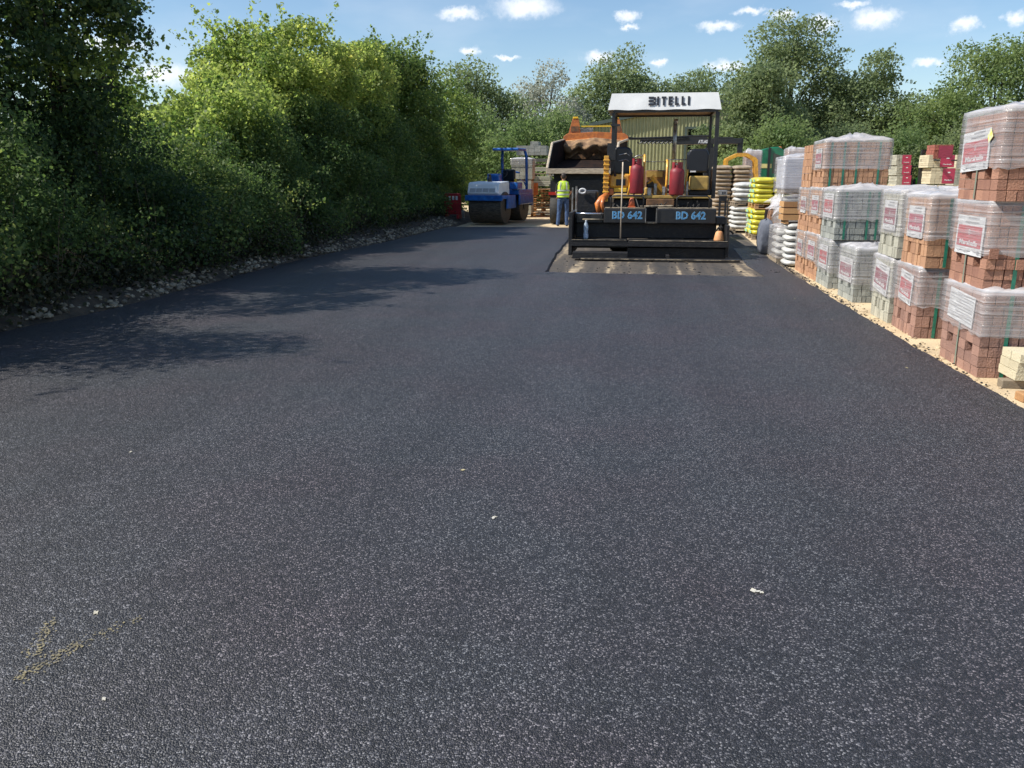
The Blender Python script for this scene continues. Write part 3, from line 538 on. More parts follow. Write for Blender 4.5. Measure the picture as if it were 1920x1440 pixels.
def film_mb(w, l, z0, z1, seed, peak=.06, slack=.006):
    rg = random.Random(seed); mb = MB(); per = []; n1, n2, nz = 11, 13, 9
    hw, hl = w/2+.020, l/2+.020
    for i in range(n1): per.append((-hl, hw-2*hw*i/n1))
    for i in range(n2): per.append((-hl+2*hl*i/n2, -hw))
    for i in range(n1): per.append((hl, -hw+2*hw*i/n1))
    for i in range(n2): per.append((hl-2*hl*i/n2, hw))
    n = len(per); vs = []
    for k in range(nz+1):
        z = z0+(z1-z0)*k/nz
        for i, (x, y) in enumerate(per):
            corner = i in (0, n1, n1+n2, 2*n1+n2); s = 1+rg.uniform(0, slack)+(.012 if corner else 0)-(.01 if k == nz else 0)
            zz = z+(rg.uniform(-.018, .018) if k == 0 else 0)
            vs.append((x*s, y*s, zz+(.0 if k < nz else .01)))
    fs = [(k*n+i, k*n+(i+1) % n, (k+1)*n+(i+1) % n, (k+1)*n+i) for k in range(nz) for i in range(n)]
    # top: rings to a crumpled centre
    rings = 4; base = nz*n
    cx, cy = rg.uniform(-.25, .1), rg.uniform(-.2, .2)
    for q in range(1, rings+1):
        f = 1-q/rings*.98
        for i, (x, y) in enumerate(per):
            d = math.hypot(x*f-cx, y*f-cy); pk = peak*math.exp(-(d/.16)**2)+rg.uniform(0, .035)+.018*math.sin(i*1.3+q)
            vs.append((x*f, y*f, z1+.012+pk))
        a, b_ = base+(q-1)*n, base+q*n
        fs += [(a+i, a+(i+1) % n, b_+(i+1) % n, b_+i) for i in range(n)]
    return mb.add(vs, fs)
def label_panel(parent, w, x, z, size, kind, y=0, txt='Marshalls', tilt=0, blue=False):
    """printed panel on the -X face"""
    lw, lh = size
    p = MB().bx(-.0015, .0015, -lw/2, lw/2, -lh/2, lh/2).build('printed_label', M['labelwhite'], parent); p.location = (x, y, z); p.rotation_euler = (tilt, 0, 0)
    if kind == 'lines':
        mb = MB()
        for i in range(9): mb.bx(-.004, -.002, -lw*.46, lw*(.46 if i % 3 else .2), lh*.42-i*lh*.1, lh*.42-i*lh*.1+.006)
        mb.build('print_lines', mat('grey_print', (.35, .35, .36), None, 5, .5), p); return p
    MB().bx(-.0045, -.0018, -lw*.44, lw*.44, -lh*.30, lh*.24).build('red_print', label_red(kind), p)
    text('lettering', txt, lh*.13, lw*.66, M['labelwhite'], p, (-.0055, 0, -lh*.19), FACE_X, .02, .001)
    mb = MB()
    for k in range(20):       # crest: small ring with leaf
        a, b_ = 2*math.pi*k/20, 2*math.pi*(k+1)/20; r0, r1 = lh*.062, lh*.075
        mb.add([(-.0055, math.cos(a)*r0, lh*.08+math.sin(a)*r0), (-.0055, math.cos(b_)*r0, lh*.08+math.sin(b_)*r0), (-.0055, math.cos(b_)*r1, lh*.08+math.sin(b_)*r1), (-.0055, math.cos(a)*r1, lh*.08+math.sin(a)*r1)], [(0, 1, 2, 3)])
    mb.bx(-.0058, -.005, -lh*.03, lh*.03, lh*.07, lh*.085).bx(-.0058, -.005, -.004, .004, lh*.045, lh*.115)
    mb.build('crest', M['labelwhite'], p, recalc=False)
    mb = MB()
    for i in range(2): mb.bx(-.0045, -.0025, -lw*.3, lw*(.1+.1*i), lh*.42-i*.035, lh*.42-i*.035+.012)
    mb.bx(-.0045, -.0025, -lw*.42, -lw*.35, -lh*.45, -lh*.36).bx(-.0045, -.0025, -lw*.1, lw*.3, -lh*.42, -lh*.40)
    mb.build('small_print', mat('grey_print', (.35, .35, .36), None, 5, .5), p)
    return p
PG = 'packs of paving blocks stacked along the right edge of the asphalt'
def pack(label, x, y, z, w, l, kind, seed, red=None, rz=0, vertical=False, wrap=(.30, .74), loose=0, strapx=False, lab=(.0, .48, .62, .30), h=.735, nl=8, straps=(-.18, .12), peak=.07, tilt=0, txt='Marshalls', name='brick_pack', group=PG, under=None):
    t = thing(name, label, 'brick pack', (x+l/2, y+w/2, z), rz+random.Random(seed*7).uniform(-.022, .022), group)
    blocks_mb(w, l, h-.02, nl, seed, vertical=vertical, loose=loose).build('blocks', brick_mat(kind), t, recalc=False)
    core_mb(w, l, h-.02).build('inner_blocks', brick_mat(kind), t, recalc=False)
    if wrap: film_mb(w, l, wrap[0], wrap[1]-.012, seed, peak).build('stretch_wrap', film_mat(), t, smooth=True, recalc=False)
    if red: label_panel(t, w, -l/2-.013, lab[1], (lab[2], lab[3]), red, lab[0], txt, tilt)
    for i, s in enumerate(straps):
        xx = s*l; yy = -w/2-.009
        MB().bx(xx-.016, xx+.016, yy-.002, yy, .01, h-.02).build('strap', M['strapgreen'], t)
    if strapx: MB().bx(-l/2-.011, -l/2-.009, .0, .024, .01, h-.2).build('strap', mat('dull_strap', (.2, .24, .18), None, 5, .6), t)
    return t
G0 = GZ
# stack A (nearest), B, C, D, E, F, G : measured x, y, width
pack('pinkish brick pack with plain white paper label, lowest of the nearest stack', 2.97, 7.42, G0, .93, 1.0, 'pink', 1, 'lines', wrap=(.36, .74), lab=(.02, .54, .60, .27), tilt=.05, strapx=True, straps=(-.30, .26), peak=.02)
pack('orange-red brick pack with red label and loose front bricks, middle of the nearest stack', 2.98, 7.55, G0+.735, .84, 1.0, 'terracotta', 2, 'red', wrap=(.30, .745), loose=1, lab=(-.02, .44, .64, .34), strapx=True, straps=(-.26, .3), peak=0)
pack('orange-red brick pack with torn yellow sticker, topmost of the nearest stack', 2.97, 7.50, G0+1.48, .89, 1.0, 'terracotta', 3, 'red', wrap=(.27, .76), lab=(.10, .42, .62, .34), strapx=True, straps=(-.27, .3), peak=.09, tilt=-.05)
pack('pinkish brick pack with bright red label, lower of the second stack', 3.02, 9.22, G0, .84, .95, 'pink', 4, 'red', vertical=True, wrap=(.34, .75), lab=(.0, .50, .46, .33), tilt=.08, straps=(-.3, -.03))
pack('orange brick pack with magenta label and crumpled film top, upper of the second stack', 3.02, 9.18, G0+.75, .78, .95, 'orange', 5, 'magenta', vertical=True, wrap=(.30, .75), lab=(.0, .46, .50, .33), straps=(-.3, -.06), peak=.07)
pack('buff grey block pack with maroon label, lower of the third stack', 3.0, 10.17, G0, .72, .95, 'buff', 6, 'maroon', vertical=True, wrap=(.30, .76), lab=(.0, .50, .56, .35), tilt=.10, straps=(-.3, .1))
pack('buff grey block pack with maroon label, upper of the third stack', 3.0, 10.04, G0+.77, .79, .95, 'buff', 7, 'maroon', vertical=True, wrap=(.26, .76), lab=(.0, .47, .52, .34), straps=(-.3, .1), peak=.02)
pack('single low grey block pack with maroon label, standing alone in front of taller stacks', 3.0, 11.83, G0, .80, .76, 'grey', 8, 'maroon', wrap=(.24, .74), lab=(.02, .42, .66, .32), straps=(-.1, .18), peak=.02)
pack('grey block pack with red label, lower of the two-high grey stack', 3.0, 13.27, G0, .88, .95, 'grey', 9, 'red', wrap=(.24, .735), lab=(.0, .46, .58, .36), straps=(-.28, .2))
pack('charcoal and grey block pack with red label, upper of the two-high grey stack', 3.0, 13.21, G0+.745, .86, .95, 'grey', 10, 'red', wrap=(.30, .76), lab=(.03, .50, .58, .36), straps=(-.36, -.02, .12, .3), peak=.06)
for z, lb, s in ((0, 'orange brick pack with faded pink label, lowest of the three-high stack beside the grey one', 11), (.745, 'orange brick pack with pale label, middle of the three-high stack beside the grey one', 12), (1.49, 'wide orange brick pack in thick film with peaked top, topmost beside the grey stack', 13)):
    pack(lb, 3.0, 14.22, G0+z, .90, .98, 'orange', s, 'magenta', wrap=(.30, .76), lab=(.0, .48, .5, .3), straps=(-.4, -.2, .0, .34), peak=.10 if z > 1 else .0)
for z, lb, s, wr in ((0, 'orange brick pack with maroon label, lowest of the farthest three-high stack', 14, (.3, .74)), (.745, 'orange brick pack with small grey label, middle of the farthest three-high stack', 15, (.35, .74)), (1.49, 'unwrapped orange brick pack, topmost of the farthest three-high stack', 16, None)):
    pack(lb, 3.0, 15.24, G0+z, .80, .9, 'orange', s, 'maroon' if z < 1 else None, vertical=z > 1, wrap=wr, lab=(.0, .45, .42, .28), straps=(-.3, .2), peak=0)
R2 = 'paving block packs in the second row'
for (x, y, z, k, lb, s) in ((4.25, 12.9, 0, 'grey', 'grey block pack behind the third stack, lower one in the second row', 17), (4.25, 12.9, .745, 'grey', 'grey block pack with bluish film top in the second row behind the third stack', 18)):
    pack(lb, x, y, G0+z, .9, 1.2, k, s, 'maroon', straps=(-.3, .2), group=R2, peak=.05)
# details on the top pack: torn yellow sticker
o = MB().add([(2.93, 7.70, 2.03), (2.93, 7.64, 1.96), (2.93, 7.72, 1.91), (2.93, 7.76, 1.97)], [(0, 1, 2, 3)]).build('sticker', mat('yellow_sticker', (.75, .68, .12), (.6, .6, .5), 30, .5)); 
tag(o, 'torn yellow sticker on the film of the topmost nearest brick pack', 'sticker')
# timber bearer, cream block pack and stones at the right edge
t = thing('timber_bearer', 'weathered timber bearer on the ground at the right edge beneath the cream blocks', 'timber', (3.14, 7.10, G0))
MB().bx(-.11, .9, -.05, .05, 0, .07).build('beam', M['greywood'], t, bevel=.006)
t = thing('timber_bearer', 'short broken orange-brown timber piece at the lower right edge', 'timber', (3.05, 6.66, G0), .12)
MB().bx(-.06, .7, -.06, .06, 0, .07).build('beam', M['wood'], t, bevel=.01)
t = thing('cream_block_pack', 'cream stone block pack cut off by the right edge beside the nearest stack', 'brick pack', (3.585, 7.18, G0+.075))
bm_ = blocks_mb(.34, .95, .22, 3, 77, ny=2, nx=5, hole_layer=-1); bm_.build('blocks', brick_mat('cream'), t, recalc=False); core_mb(.34, .9, .2).build('inner_blocks', brick_mat('cream'), t)

# ------------------------------------------------------------------ sacks
def sack_mb(sx, sy, sz, seed=0, c=(0, 0, 0), rz=0):
    rg = random.Random(seed); mb = MB(); nu, nv = 14, 8; vs = []; ca, sa = math.cos(rz), math.sin(rz)
    for i in range(nv+1):
        ph = -math.pi/2+math.pi*i/nv
        for j in range(nu):
            th = 2*math.pi*j/nu
            def se(v, e): return math.copysign(abs(v)**e, v)
            x = se(math.cos(ph), .45)*se(math.cos(th), .35); y = se(math.cos(ph), .45)*se(math.sin(th), .35); z = se(math.sin(ph), .8)
            lump = 1+.05*rg.uniform(-1, 1); zz = z*sz/2*(1-.28*max(abs(x), abs(y))**3)*lump
            X, Y_ = x*sx/2*(1+.02*rg.uniform(-1, 1)), y*sy/2*(1+.02*rg.uniform(-1, 1))
            vs.append((c[0]+X*ca-Y_*sa, c[1]+X*sa+Y_*ca, c[2]+zz))
    fs = [(i*nu+j, i*nu+(j+1) % nu, (i+1)*nu+(j+1) % nu, (i+1)*nu+j) for i in range(nv) for j in range(nu)]
    return mb.add(vs, fs)
def pallet(label, x, y, z, w, l, m='greywood', group=None, rz=0):
    t = thing('pallet', label, 'pallet', (x, y, z), rz, group); mt = M[m]
    mb = MB()
    for i in range(5): a = -l/2+l*i/5; mb.bx(a+.01, a+l/5-.02, -w/2, w/2, .115, .135)
    mb.build('deck_boards', mt, t)
    mb = MB()
    for j in (-1, 0, 1):
        for i in (-1, 0, 1): mb.bx(i*(l/2-.06)-.05, i*(l/2-.06)+.05, j*(w/2-.06)-.05, j*(w/2-.06)+.05, .022, .1149)
    mb.build('blocks', mt, t)
    mb = MB()
    for j in (-1, 0, 1): mb.bx(-l/2, l/2, j*(w/2-.06)-.05, j*(w/2-.06)+.05, 0, .0219)
    mb.build('runners', mt, t)
    return t
m_ysack = mat('yellow_sack', (.66, .60, .06), (.50, .46, .05), 4, .35, bump=.5, bscale=12)
m_teal = mat('teal_print', (.30, .62, .52), (.62, .70, .12), 14, .35, bump=.5, bscale=12, pos=(.45, .55))
m_bsack = mat('brown_paper_sack', (.36, .285, .20), (.24, .185, .13), 5, .8, bump=.5, bscale=10)
m_gsack = mat('white_sack', (.60, .59, .55), (.44, .44, .42), 5, .45, bump=.6, bscale=10)
SG = {'y': 'yellow sacks stacked on two pallets', 'b': 'brown paper sacks on the tall stack behind the paver', 'g': 'white sacks on pallets behind the yellow ones'}
ordn = ['lowest', 'second', 'third', 'fourth', 'fifth', 'sixth', 'seventh', 'eighth']
def sack_stack(nm, lab, x, y, z, w, l, layers, m, gk, lh=.125, nyb=2, seed=0, pr=None, nxb=2):
    for k in range(layers):
        for j in range(nyb):
            for i in range(nxb):
                dx = (i+.5)/nxb*l+random.uniform(-.03, .03); dy = (j+.5)/nyb*w+random.uniform(-.03, .03)
                t = thing(nm, f"{lab}, {ordn[k]} layer up{'' if nxb == 1 else (', left' if i == 0 else ', right')}{(' front' if j == 0 else ' back') if nyb == 2 else ''}", 'sack', (x+dx, y+dy, z+lh*(k+.5)), random.uniform(-.04, .04), SG[gk])
                sack_mb(l/nxb*1.03, w/nyb*1.03, lh*1.38, seed*100+k*10+j*3+i).build('bag', m, t, smooth=True)
                if pr:
                    MB().add([(-l/nxb*.526, -w/nyb*.3, -lh*.25), (-l/nxb*.526, w/nyb*.3, -lh*.25), (-l/nxb*.522, w/nyb*.3, lh*.3), (-l/nxb*.522, -w/nyb*.3, lh*.3)], [(0, 1, 2, 3)]).build('print', pr, t)
YX = 3.2
pallet('wooden pallet under the lower yellow sacks', YX+.5, 24.15, G0, 1.4, 1.0)
sack_stack('yellow_sack', 'yellow teal-printed sack, lower pallet', YX, 23.45, G0+.135, 1.4, 1.0, 5, m_ysack, 'y', .135, seed=1, pr=m_teal)
pallet('reddish wooden pallet between the lower and upper yellow sacks', YX+.52, 24.15, G0+.82, 1.4, 1.0, 'wood')
sack_stack('yellow_sack', 'yellow teal-printed sack, upper pallet', YX+.02, 23.45, G0+.955, 1.4, 1.0, 5, m_ysack, 'y', .135, seed=2, pr=m_teal)
p = at(1372, 434, 26)
pallet('wooden pallet under the lower white sacks', p.x+.55, 26.6, G0, 1.2, 1.1)
sack_stack('white_sack', 'off-white sack on the lower pallet right of the paver', p.x, 26, G0+.135, 1.2, 1.1, 5, m_gsack, 'g', .13, seed=3, nxb=1)
pallet('wooden pallet between the lower and upper white sacks', p.x+.57, 26.6, G0+.79, 1.2, 1.1)
sack_stack('white_sack', 'white sack on the upper pallet right of the paver', p.x+.06, 26, G0+.925, 1.2, 1.1, 4, m_gsack, 'g', .14, seed=4, nxb=1)
p = at(1338, 350, 30); q = at(1408, 350, 30)
pallet('wooden pallet under the tall stack of brown sacks', (p.x+q.x)/2, 30.6, G0, 1.2, 1.3)
for lv, nn in ((0, 5), (1, 5), (2, 4)):
    pass
sack_stack('brown_sack', 'brown paper sack, lower half of the tall stack', p.x, 30, G0+.135, 1.2, q.x-p.x, 7, m_bsack, 'b', .135, seed=5, nyb=1)
sack_stack('brown_sack', 'brown paper sack, upper half of the tall stack', p.x, 30, G0+.135+.945, 1.2, q.x-p.x, 7, m_bsack, 'b', .135, seed=6, nyb=1)

# wrapped white stack H at the front of the sacks: three tiers at y 18
hx = 2.84
t = thing('wrapped_sack_pallet', 'silver film wrapped sacks, lowest of the white stack left of the orange bricks', 'wrapped pallet', (hx+.45, 17.6, G0), 0)
for k in range(4): sack_mb(.9, .95, .16, 40+k, (0, 0, .20+k*.13)).build('sack', m_gsack, t, smooth=True)
film_mb(.95, .9, .10, .70, 41, .02).build('stretch_wrap', film_mat(), t, smooth=True, recalc=False)
MB().bx(-.45, .45, -.47, .47, 0, .11).build('pallet_boards', M['greywood'], t)
t = thing('wrapped_sack_pallet', 'tattered film wrapped white sacks, middle of the white stack', 'wrapped pallet', (hx+.45, 17.6, G0+.74), 0)
for k in range(4): sack_mb(.8, .85, .15, 50+k, (0, 0, .12+k*.12)).build('sack', m_gsack, t, smooth=True)
film_mb(.85, .8, .03, .58, 42, .03, .05).build('stretch_wrap', film_mat(), t, smooth=True, recalc=False)
mb = MB(); rg = random.Random(8)
for i in range(14):
    y = rg.uniform(-.45, .45); z = rg.uniform(.35, .6); mb.add([(-.42, y, z), (-.42, y+.12, z+.05), (-.42-rg.uniform(.05, .3), y+.05, z-rg.uniform(.05, .25)), (-.44, y-.04, z-.1)], [(0, 1, 2), (0, 2, 3)])
mb.build('torn_film', film_mat(), t, recalc=False)
t = thing('wrapped_block_pack', 'white wrapped pale block pack with dark strap, topmost of the white stack', 'wrapped pallet', (hx+.58, 17.6, G0+1.34), 0)
MB().bx(-.55, .55, -.45, .45, .1, .68).build('blocks', mat('pale_wrapped_blocks', (.62, .64, .70), (.48, .50, .57), 3, .5, bump=.3, bscale=5), t, bevel=.02)
MB().bx(-.52, .52, -.42, .42, .0, .099).build('pallet_boards', M['greywood'], t)
film_mb(.93, 1.12, .02, .70, 43, .05).build('stretch_wrap', film_mat(), t, smooth=True, recalc=False)
MB().bx(.0, .05, -.48, -.475, .1, .69).build('strap', M['ink'], t)
MB().bx(-.2, .2, -.44, .0, .70, .76).build('loose_blocks', brick_mat('pink'), t, bevel=.01)
# brown open crate on its pile right of the white stack
cx = at(1468, 420, 16.5).x
t = thing('sack_pile', 'pile of silver sacks in dark film beneath the brown timber crate', 'sacks', (cx+.35, 16.62, G0))
for k in range(7): sack_mb(.6, .6, .14, 60+k, (.02*(k % 2), 0, .08+k*.115)).build('sack', m_gsack, t, smooth=True)
t = thing('timber_crate', 'small brown timber crate on the silver sack pile left of the orange bricks', 'crate', (cx+.25, 16.62, G0+.86))
mb = MB()
for k in range(3): mb.bx(-.28, .28, -.25, -.22, .02+k*.12, .12+k*.12).bx(-.28, -.25, -.219, .25, .02+k*.12, .12+k*.12)
mb.bx(.25, .28, -.219, .25, .02, .36).build('slats', M['wood'], t)
MB().bx(-.24, .24, -.21, .24, .03, .33).build('contents', brick_mat('pink'), t)
mb = MB()
for s in (-.2, .2): mb.bx(s-.03, s+.03, -.24, .24, -.05, .015)
mb.build('feet', M['wood'], t)
# blue-grey covered bulk bag between yellow sacks and white stack
bp_ = at(1424, 460, 18.9)
t = thing('bulk_bag', 'blue-grey bulk bag standing between the yellow sacks and the white stack', 'bulk bag', (bp_.x+.14, 19.1, G0))
sack_mb(.32, .6, .80, 71, (0, 0, .38)).build('bag', mat('bluegrey_weave', (.15, .165, .20), (.09, .10, .13), 6, .8, bump=.6, bscale=12), t, smooth=True)
t = thing('terracotta_block_pack', 'terracotta block pack in shade behind the blue-grey bulk bag', 'brick pack', (bp_.x+.62, 19.6, G0)); blocks_mb(.8, .8, .95, 10, 72).build('blocks', brick_mat('orange'), t, recalc=False); core_mb(.8, .8, .95).build('inner_blocks', brick_mat('orange'), t)

# ------------------------------------------------------------------ far right group (about 28 m away)
RG = 'red labelled cream packs by the forklift'
def cream(label, px0, px1, pz0, pz1, Y, kind, lab, seed, wrapc=.45):
    a, b_ = at(px0, (pz0+pz1)/2, Y).x, at(px1, (pz0+pz1)/2, Y).x; z0, z1 = at(px0, pz1, Y).z, at(px0, pz0, Y).z
    t = thing('cream_pack', label, 'brick pack', ((a+b_)/2, Y+.5, z0), 0, RG); w = b_-a; h = z1-z0
    blocks_mb(.9, w, h, 6, seed, ny=4, nx=5, hole_layer=-1).build('blocks', brick_mat(kind), t, recalc=False); core_mb(.9, w, h).build('inner_blocks', brick_mat(kind), t)
    p = MB().bx(w*(.5-lab), w*.49, -.475, -.47, h*.03, h*.97).build('printed_wrap', label_red('magenta'), t)
    text('lettering', 'Marshalls', h*.09, w*lab*.6, M['labelwhite'], p, (w*(.5-lab*.5), -.478, h*.25), FACE_Y, .02, .002)
    MB().bx(w*(.5-lab*.6), w*(.5-lab*.4), -.479, -.476, h*.68, h*.76).build('print', M['labelwhite'], p)
    return t
for k, (z0, z1) in enumerate(((290, 309), (309, 328), (328, 347))):
    cream(f"pale pack with magenta label left of the forklift, {['topmost', 'middle', 'lowest seen'][k]} of its column", 1682, 1709, z0, z1, 29, 'buff', .62, 80+k)
cream('cream pack with deep red wrap right of the forklift, upper one', 1742, 1791, 290, 314, 28, 'cream', .55, 84)
cream('cream pack with deep red wrap right of the forklift, lower one', 1746, 1791, 315, 345, 28, 'cream', .52, 85)
cream('cream block pack farther right of the forklift, beside the red wraps', 1794, 1816, 290, 318, 31, 'cream', .01, 86)
cream('grey and cream block pack under the far cream blocks right of the forklift', 1790, 1822, 319, 348, 31, 'buff', .01, 87)
for i, (a, b_, Y) in enumerate(((1745, 1791, 28), (1682, 1709, 29), (1790, 1822, 31))):
    x0, x1 = at(a, 320, Y).x, at(b_, 320, Y).x; zt = at(a, 346, Y).z
    t = thing('cream_pack', ['cream pack hidden low beneath the red wrapped packs', 'pale pack hidden low beneath the magenta labelled column', 'cream pack low beneath the far right blocks'][i], 'brick pack', ((x0+x1)/2, Y+.5, G0), 0, RG)
    blocks_mb(.9, x1-x0, zt-G0-.01, 8, 90+i).build('blocks', brick_mat('cream'), t, recalc=False); core_mb(.9, x1-x0, zt-G0-.01).build('inner_blocks', brick_mat('cream'), t)
# pink topped packs seen over the green cab
for (a, b_, y0, y1, Y, lb, s) in ((1398, 1426, 283, 330, 36, 'pink film wrapped pack left of the green cab', 95), (1477, 1512, 279, 320, 33, 'purple-brown wrapped pack right of the green cab', 96)):
    x0, x1 = at(a, 320, Y).x, at(b_, 320, Y).x; z1 = at(a, y0, Y).z
    t = thing('wrapped_block_pack', lb, 'wrapped pallet', ((x0+x1)/2, Y+.5, G0))
    blocks_mb(.9, x1-x0, z1-G0, 18, s).build('blocks', brick_mat('pink'), t, recalc=False); core_mb(.9, x1-x0, z1-G0).build('inner_blocks', brick_mat('pink'), t)
    film_mb(.95, x1-x0+.02, .3, z1-G0, s, .08).build('stretch_wrap', film_mat(), t, smooth=True, recalc=False)

# ------------------------------------------------------------------ people
def limb(mb, pts, r): return mb.tube(pts, r, 10)
def person(label, loc, rz, pose, vest='vest'):
    t = thing('person', label, 'person', loc, rz)
    J = pose; b = MB()
    limb(b, [J['pel'], J['waist'], J['chest'], J['neck0']], [.135, .125, .155, .08]); limb(b, [J['shL'], J['shR']], [.062, .062]); limb(b, [J['neck0'], J['neck1']], [.058, .055])
    h = Vector(J['head']); vs = []
    b.tube([h+Vector((0, .0, -.125)), h+Vector((0, .005, -.095)), h+Vector((0, 0, -.03)), h+Vector((0, -.005, .04)), h+Vector((0, -.01, .09)), h+Vector((0, -.01, .118))], [.035, .060, .078, .084, .065, .02], 14)
    b.tube([h+Vector((0, .07, .01)), h+Vector((0, .10, -.035)), h+Vector((0, .07, -.045))], [.012, .016, .012], 6)   # nose
    for s in (-1, 1): b.obx(h+Vector((.085*s, -.005, -.01)), (.018, .03, .055)); b.tube([h+Vector((.03*s, .072, .012)), h+Vector((.03*s, .082, .012))], .012, 6)
    for s in 'LR':
        limb(b, [J['sh'+s], J['el'+s], J['wr'+s]], [.052, .040, .027])
        w = Vector(J['wr'+s]); d = (w-Vector(J['el'+s])).normalized(); sd = d.cross(Vector((0, 1, 0))).normalized(); pn = sd.cross(d)
        b.tube([w, w+d*.04, w+d*.085], [.026, .036, .030], 8)
        for k in range(4):
            o_ = w+d*.075+sd*(k-1.5)*.017; L = (.065, .078, .072, .055)[k]; b.tube([o_, o_+d*L*.5+pn*.006, o_+d*L*.8+pn*.022], [.0095, .009, .008], 6)
        b.tube([w+d*.025-sd*.03, w+d*.055-sd*.05, w+d*.085-sd*.045+pn*.01], [.012, .010, .008], 6)
        limb(b, [J['hip'+s], J['kn'+s], J['an'+s]], [.085, .055, .04]); an = Vector(J['an'+s]); limb(b, [an, an+Vector((0, .05, -.04)), an+Vector((0, .16, -.055))], [.04, .04, .03])
    limb(b, [J['hipL'], J['pel'], J['hipR']], [.09, .12, .09])
    b.build('body', M['skin'], t, remesh=.011)
    c = MB()
    c.tube([h+Vector((0, -.03, -.06)), h+Vector((0, -.03, .0)), h+Vector((0, -.015, .06)), h+Vector((0, -.01, .10)), h+Vector((0, -.01, .128))], [.070, .086, .090, .072, .02], 14); c.build('hair', M['hair'], t, remesh=.011)
    c = MB(); 
    for s in 'LR': kn, an = Vector(J['kn'+s]), Vector(J['an'+s]); limb(c, [J['hip'+s], Vector(J['hip'+s]).lerp(kn, .5), kn, kn.lerp(an, .5)+Vector((0, -.01, 0)), an+Vector((0, 0, .0)), an+Vector((0, .01, -.035))], [.105, .095, .075, .068, .065, .068])
    limb(c, [J['hipL'], J['pel'], J['hipR']], [.10, .14, .10]); limb(c, [J['pel'], Vector(J['pel']).lerp(Vector(J['waist']), .7)], [.145, .14]); c.build('trousers', M['jeans'], t, remesh=.014)
    c = MB()
    for s in 'LR': sh_, el_ = Vector(J['sh'+s]), Vector(J['el'+s]); limb(c, [sh_, sh_.lerp(el_, .85)], [.068, .056])
    limb(c, [J['shL'], J['shR']], [.07, .07]); limb(c, [J['neck0'], Vector(J['neck0'])+Vector((0, 0, .02))], [.075, .062]); c.build('shirt', M['shirt'], t, remesh=.014)
    # vest: elliptical torso shell
    pw, pc = Vector(J['pel']), Vector(J['chest']); ax = [pw+Vector((0, 0, .02)), pw.lerp(pc, .35), pw.lerp(pc, .7), pc+Vector((0, 0, .05)), pc+Vector((0, 0, .155)), pc+Vector((0, 0, .205))]
    rx = [.205, .20, .205, .215, .19, .10]; ry = [.165, .16, .165, .165, .12, .08]; vs = []; n = 22; rg = random.Random(4)
    for p_, a, q in zip(ax, rx, ry):
        for k in range(n):
            th = 2*math.pi*k/n; f = 1+.03*rg.uniform(-1, 1); vs.append(p_+Vector((math.cos(th)*a*f, math.sin(th)*q*f, 0)))
    fs = [(i*n+k, i*n+(k+1) % n, (i+1)*n+(k+1) % n, (i+1)*n+k) for i in range(len(ax)-1) for k in range(n)]
    v = MB().add(vs, fs).build('vest', M[vest], t, smooth=True)
    def band(z0, z1, off=.008):
        mb = MB(); vv = []
        for z in (z0, z1):
            f = (z-ax[0].z)/(ax[3].z-ax[0].z); p_ = ax[0].lerp(ax[3], f); a = .207+.010*f+off; q = .168+off
            for k in range(n): th = 2*math.pi*k/n; vv.append((p_.x+math.cos(th)*a, p_.y+math.sin(th)*q, z))
        mb.add(vv, [(k, (k+1) % n, n+(k+1) % n, n+k) for k in range(n)]); return mb
    z0 = ax[0].z
    band(z0+.07, z0+.12).build('reflective_band', M['reflect'], v); band(z0+.20, z0+.25).build('reflective_band', M['reflect'], v)
    for s in (-1, 1):
        for yy in (-1, 1):
            mb = MB(); q = [(.11*s, .178*yy, z0+.25), (.105*s, .176*yy, pc.z+.05), (.09*s, .135*yy, pc.z+.17)]; vv = []
            for x_, y_, z_ in q: vv += [(x_-.022+pc.x, y_+ (pc.y), z_), (x_+.022+pc.x, y_+pc.y, z_)]
            mb.add(vv, [(0, 1, 3, 2), (2, 3, 5, 4)]).build('reflective_strap', M['reflect'], v)
    c = MB()
    for s in 'LR': an = Vector(J['an'+s]); limb(c, [an+Vector((0, -.01, .02)), an+Vector((0, 0, -.03)), an+Vector((0, .10, -.045)), an+Vector((0, .19, -.055))], [.052, .055, .048, .034])
    c.build('boots', M['boots'], t, remesh=.012)
    return t
stand = dict(pel=(0, 0, .96), waist=(.0, .01, 1.10), chest=(.01, .03, 1.32), neck0=(.01, .02, 1.47), neck1=(.01, .04, 1.56), head=(.01, .055, 1.66), shL=(-.18, .02, 1.42), shR=(.20, .02, 1.42), elL=(-.235, .03, 1.14), elR=(.26, .05, 1.15), wrL=(-.20, .20, .98), wrR=(.20, .24, 1.03),
             hipL=(-.09, 0, .92), hipR=(.10, 0, .92), knL=(-.13, .03, .50), knR=(.13, .02, .50), anL=(-.17, -.02, .085), anR=(.14, -.03, .085))
p = gp(1055, 424, -.045)
person('man in yellow hi-vis vest and blue jeans standing with his back turned beside the paver', (p.x, p.y, G0), R(5), stand)
seat = dict(pel=(0, 0, .10), waist=(0, .02, .24), chest=(0, .04, .46), neck0=(0, .04, .61), neck1=(0, .06, .70), head=(0, .07, .80), shL=(-.18, .03, .56), shR=(.18, .03, .56), elL=(-.25, .12, .32), elR=(.25, .12, .32), wrL=(-.15, .36, .34), wrR=(.15, .36, .34),
            hipL=(-.09, 0, .09), hipR=(.09, 0, .09), knL=(-.13, .42, .12), knR=(.13, .42, .12), anL=(-.13, .46, -.30), anR=(.13, .46, -.30))
FY = 30; fp = at(1727, 330, FY)
person('forklift driver in green and yellow hi-vis seated under the dark mast', (fp.x, FY, .95), R(180), seat, 'vestgreen')
f = thing('forklift', 'dark forklift with tall mast carrying a red wrapped pack, beyond the near stacks', 'forklift', (fp.x, FY, G0), R(180))
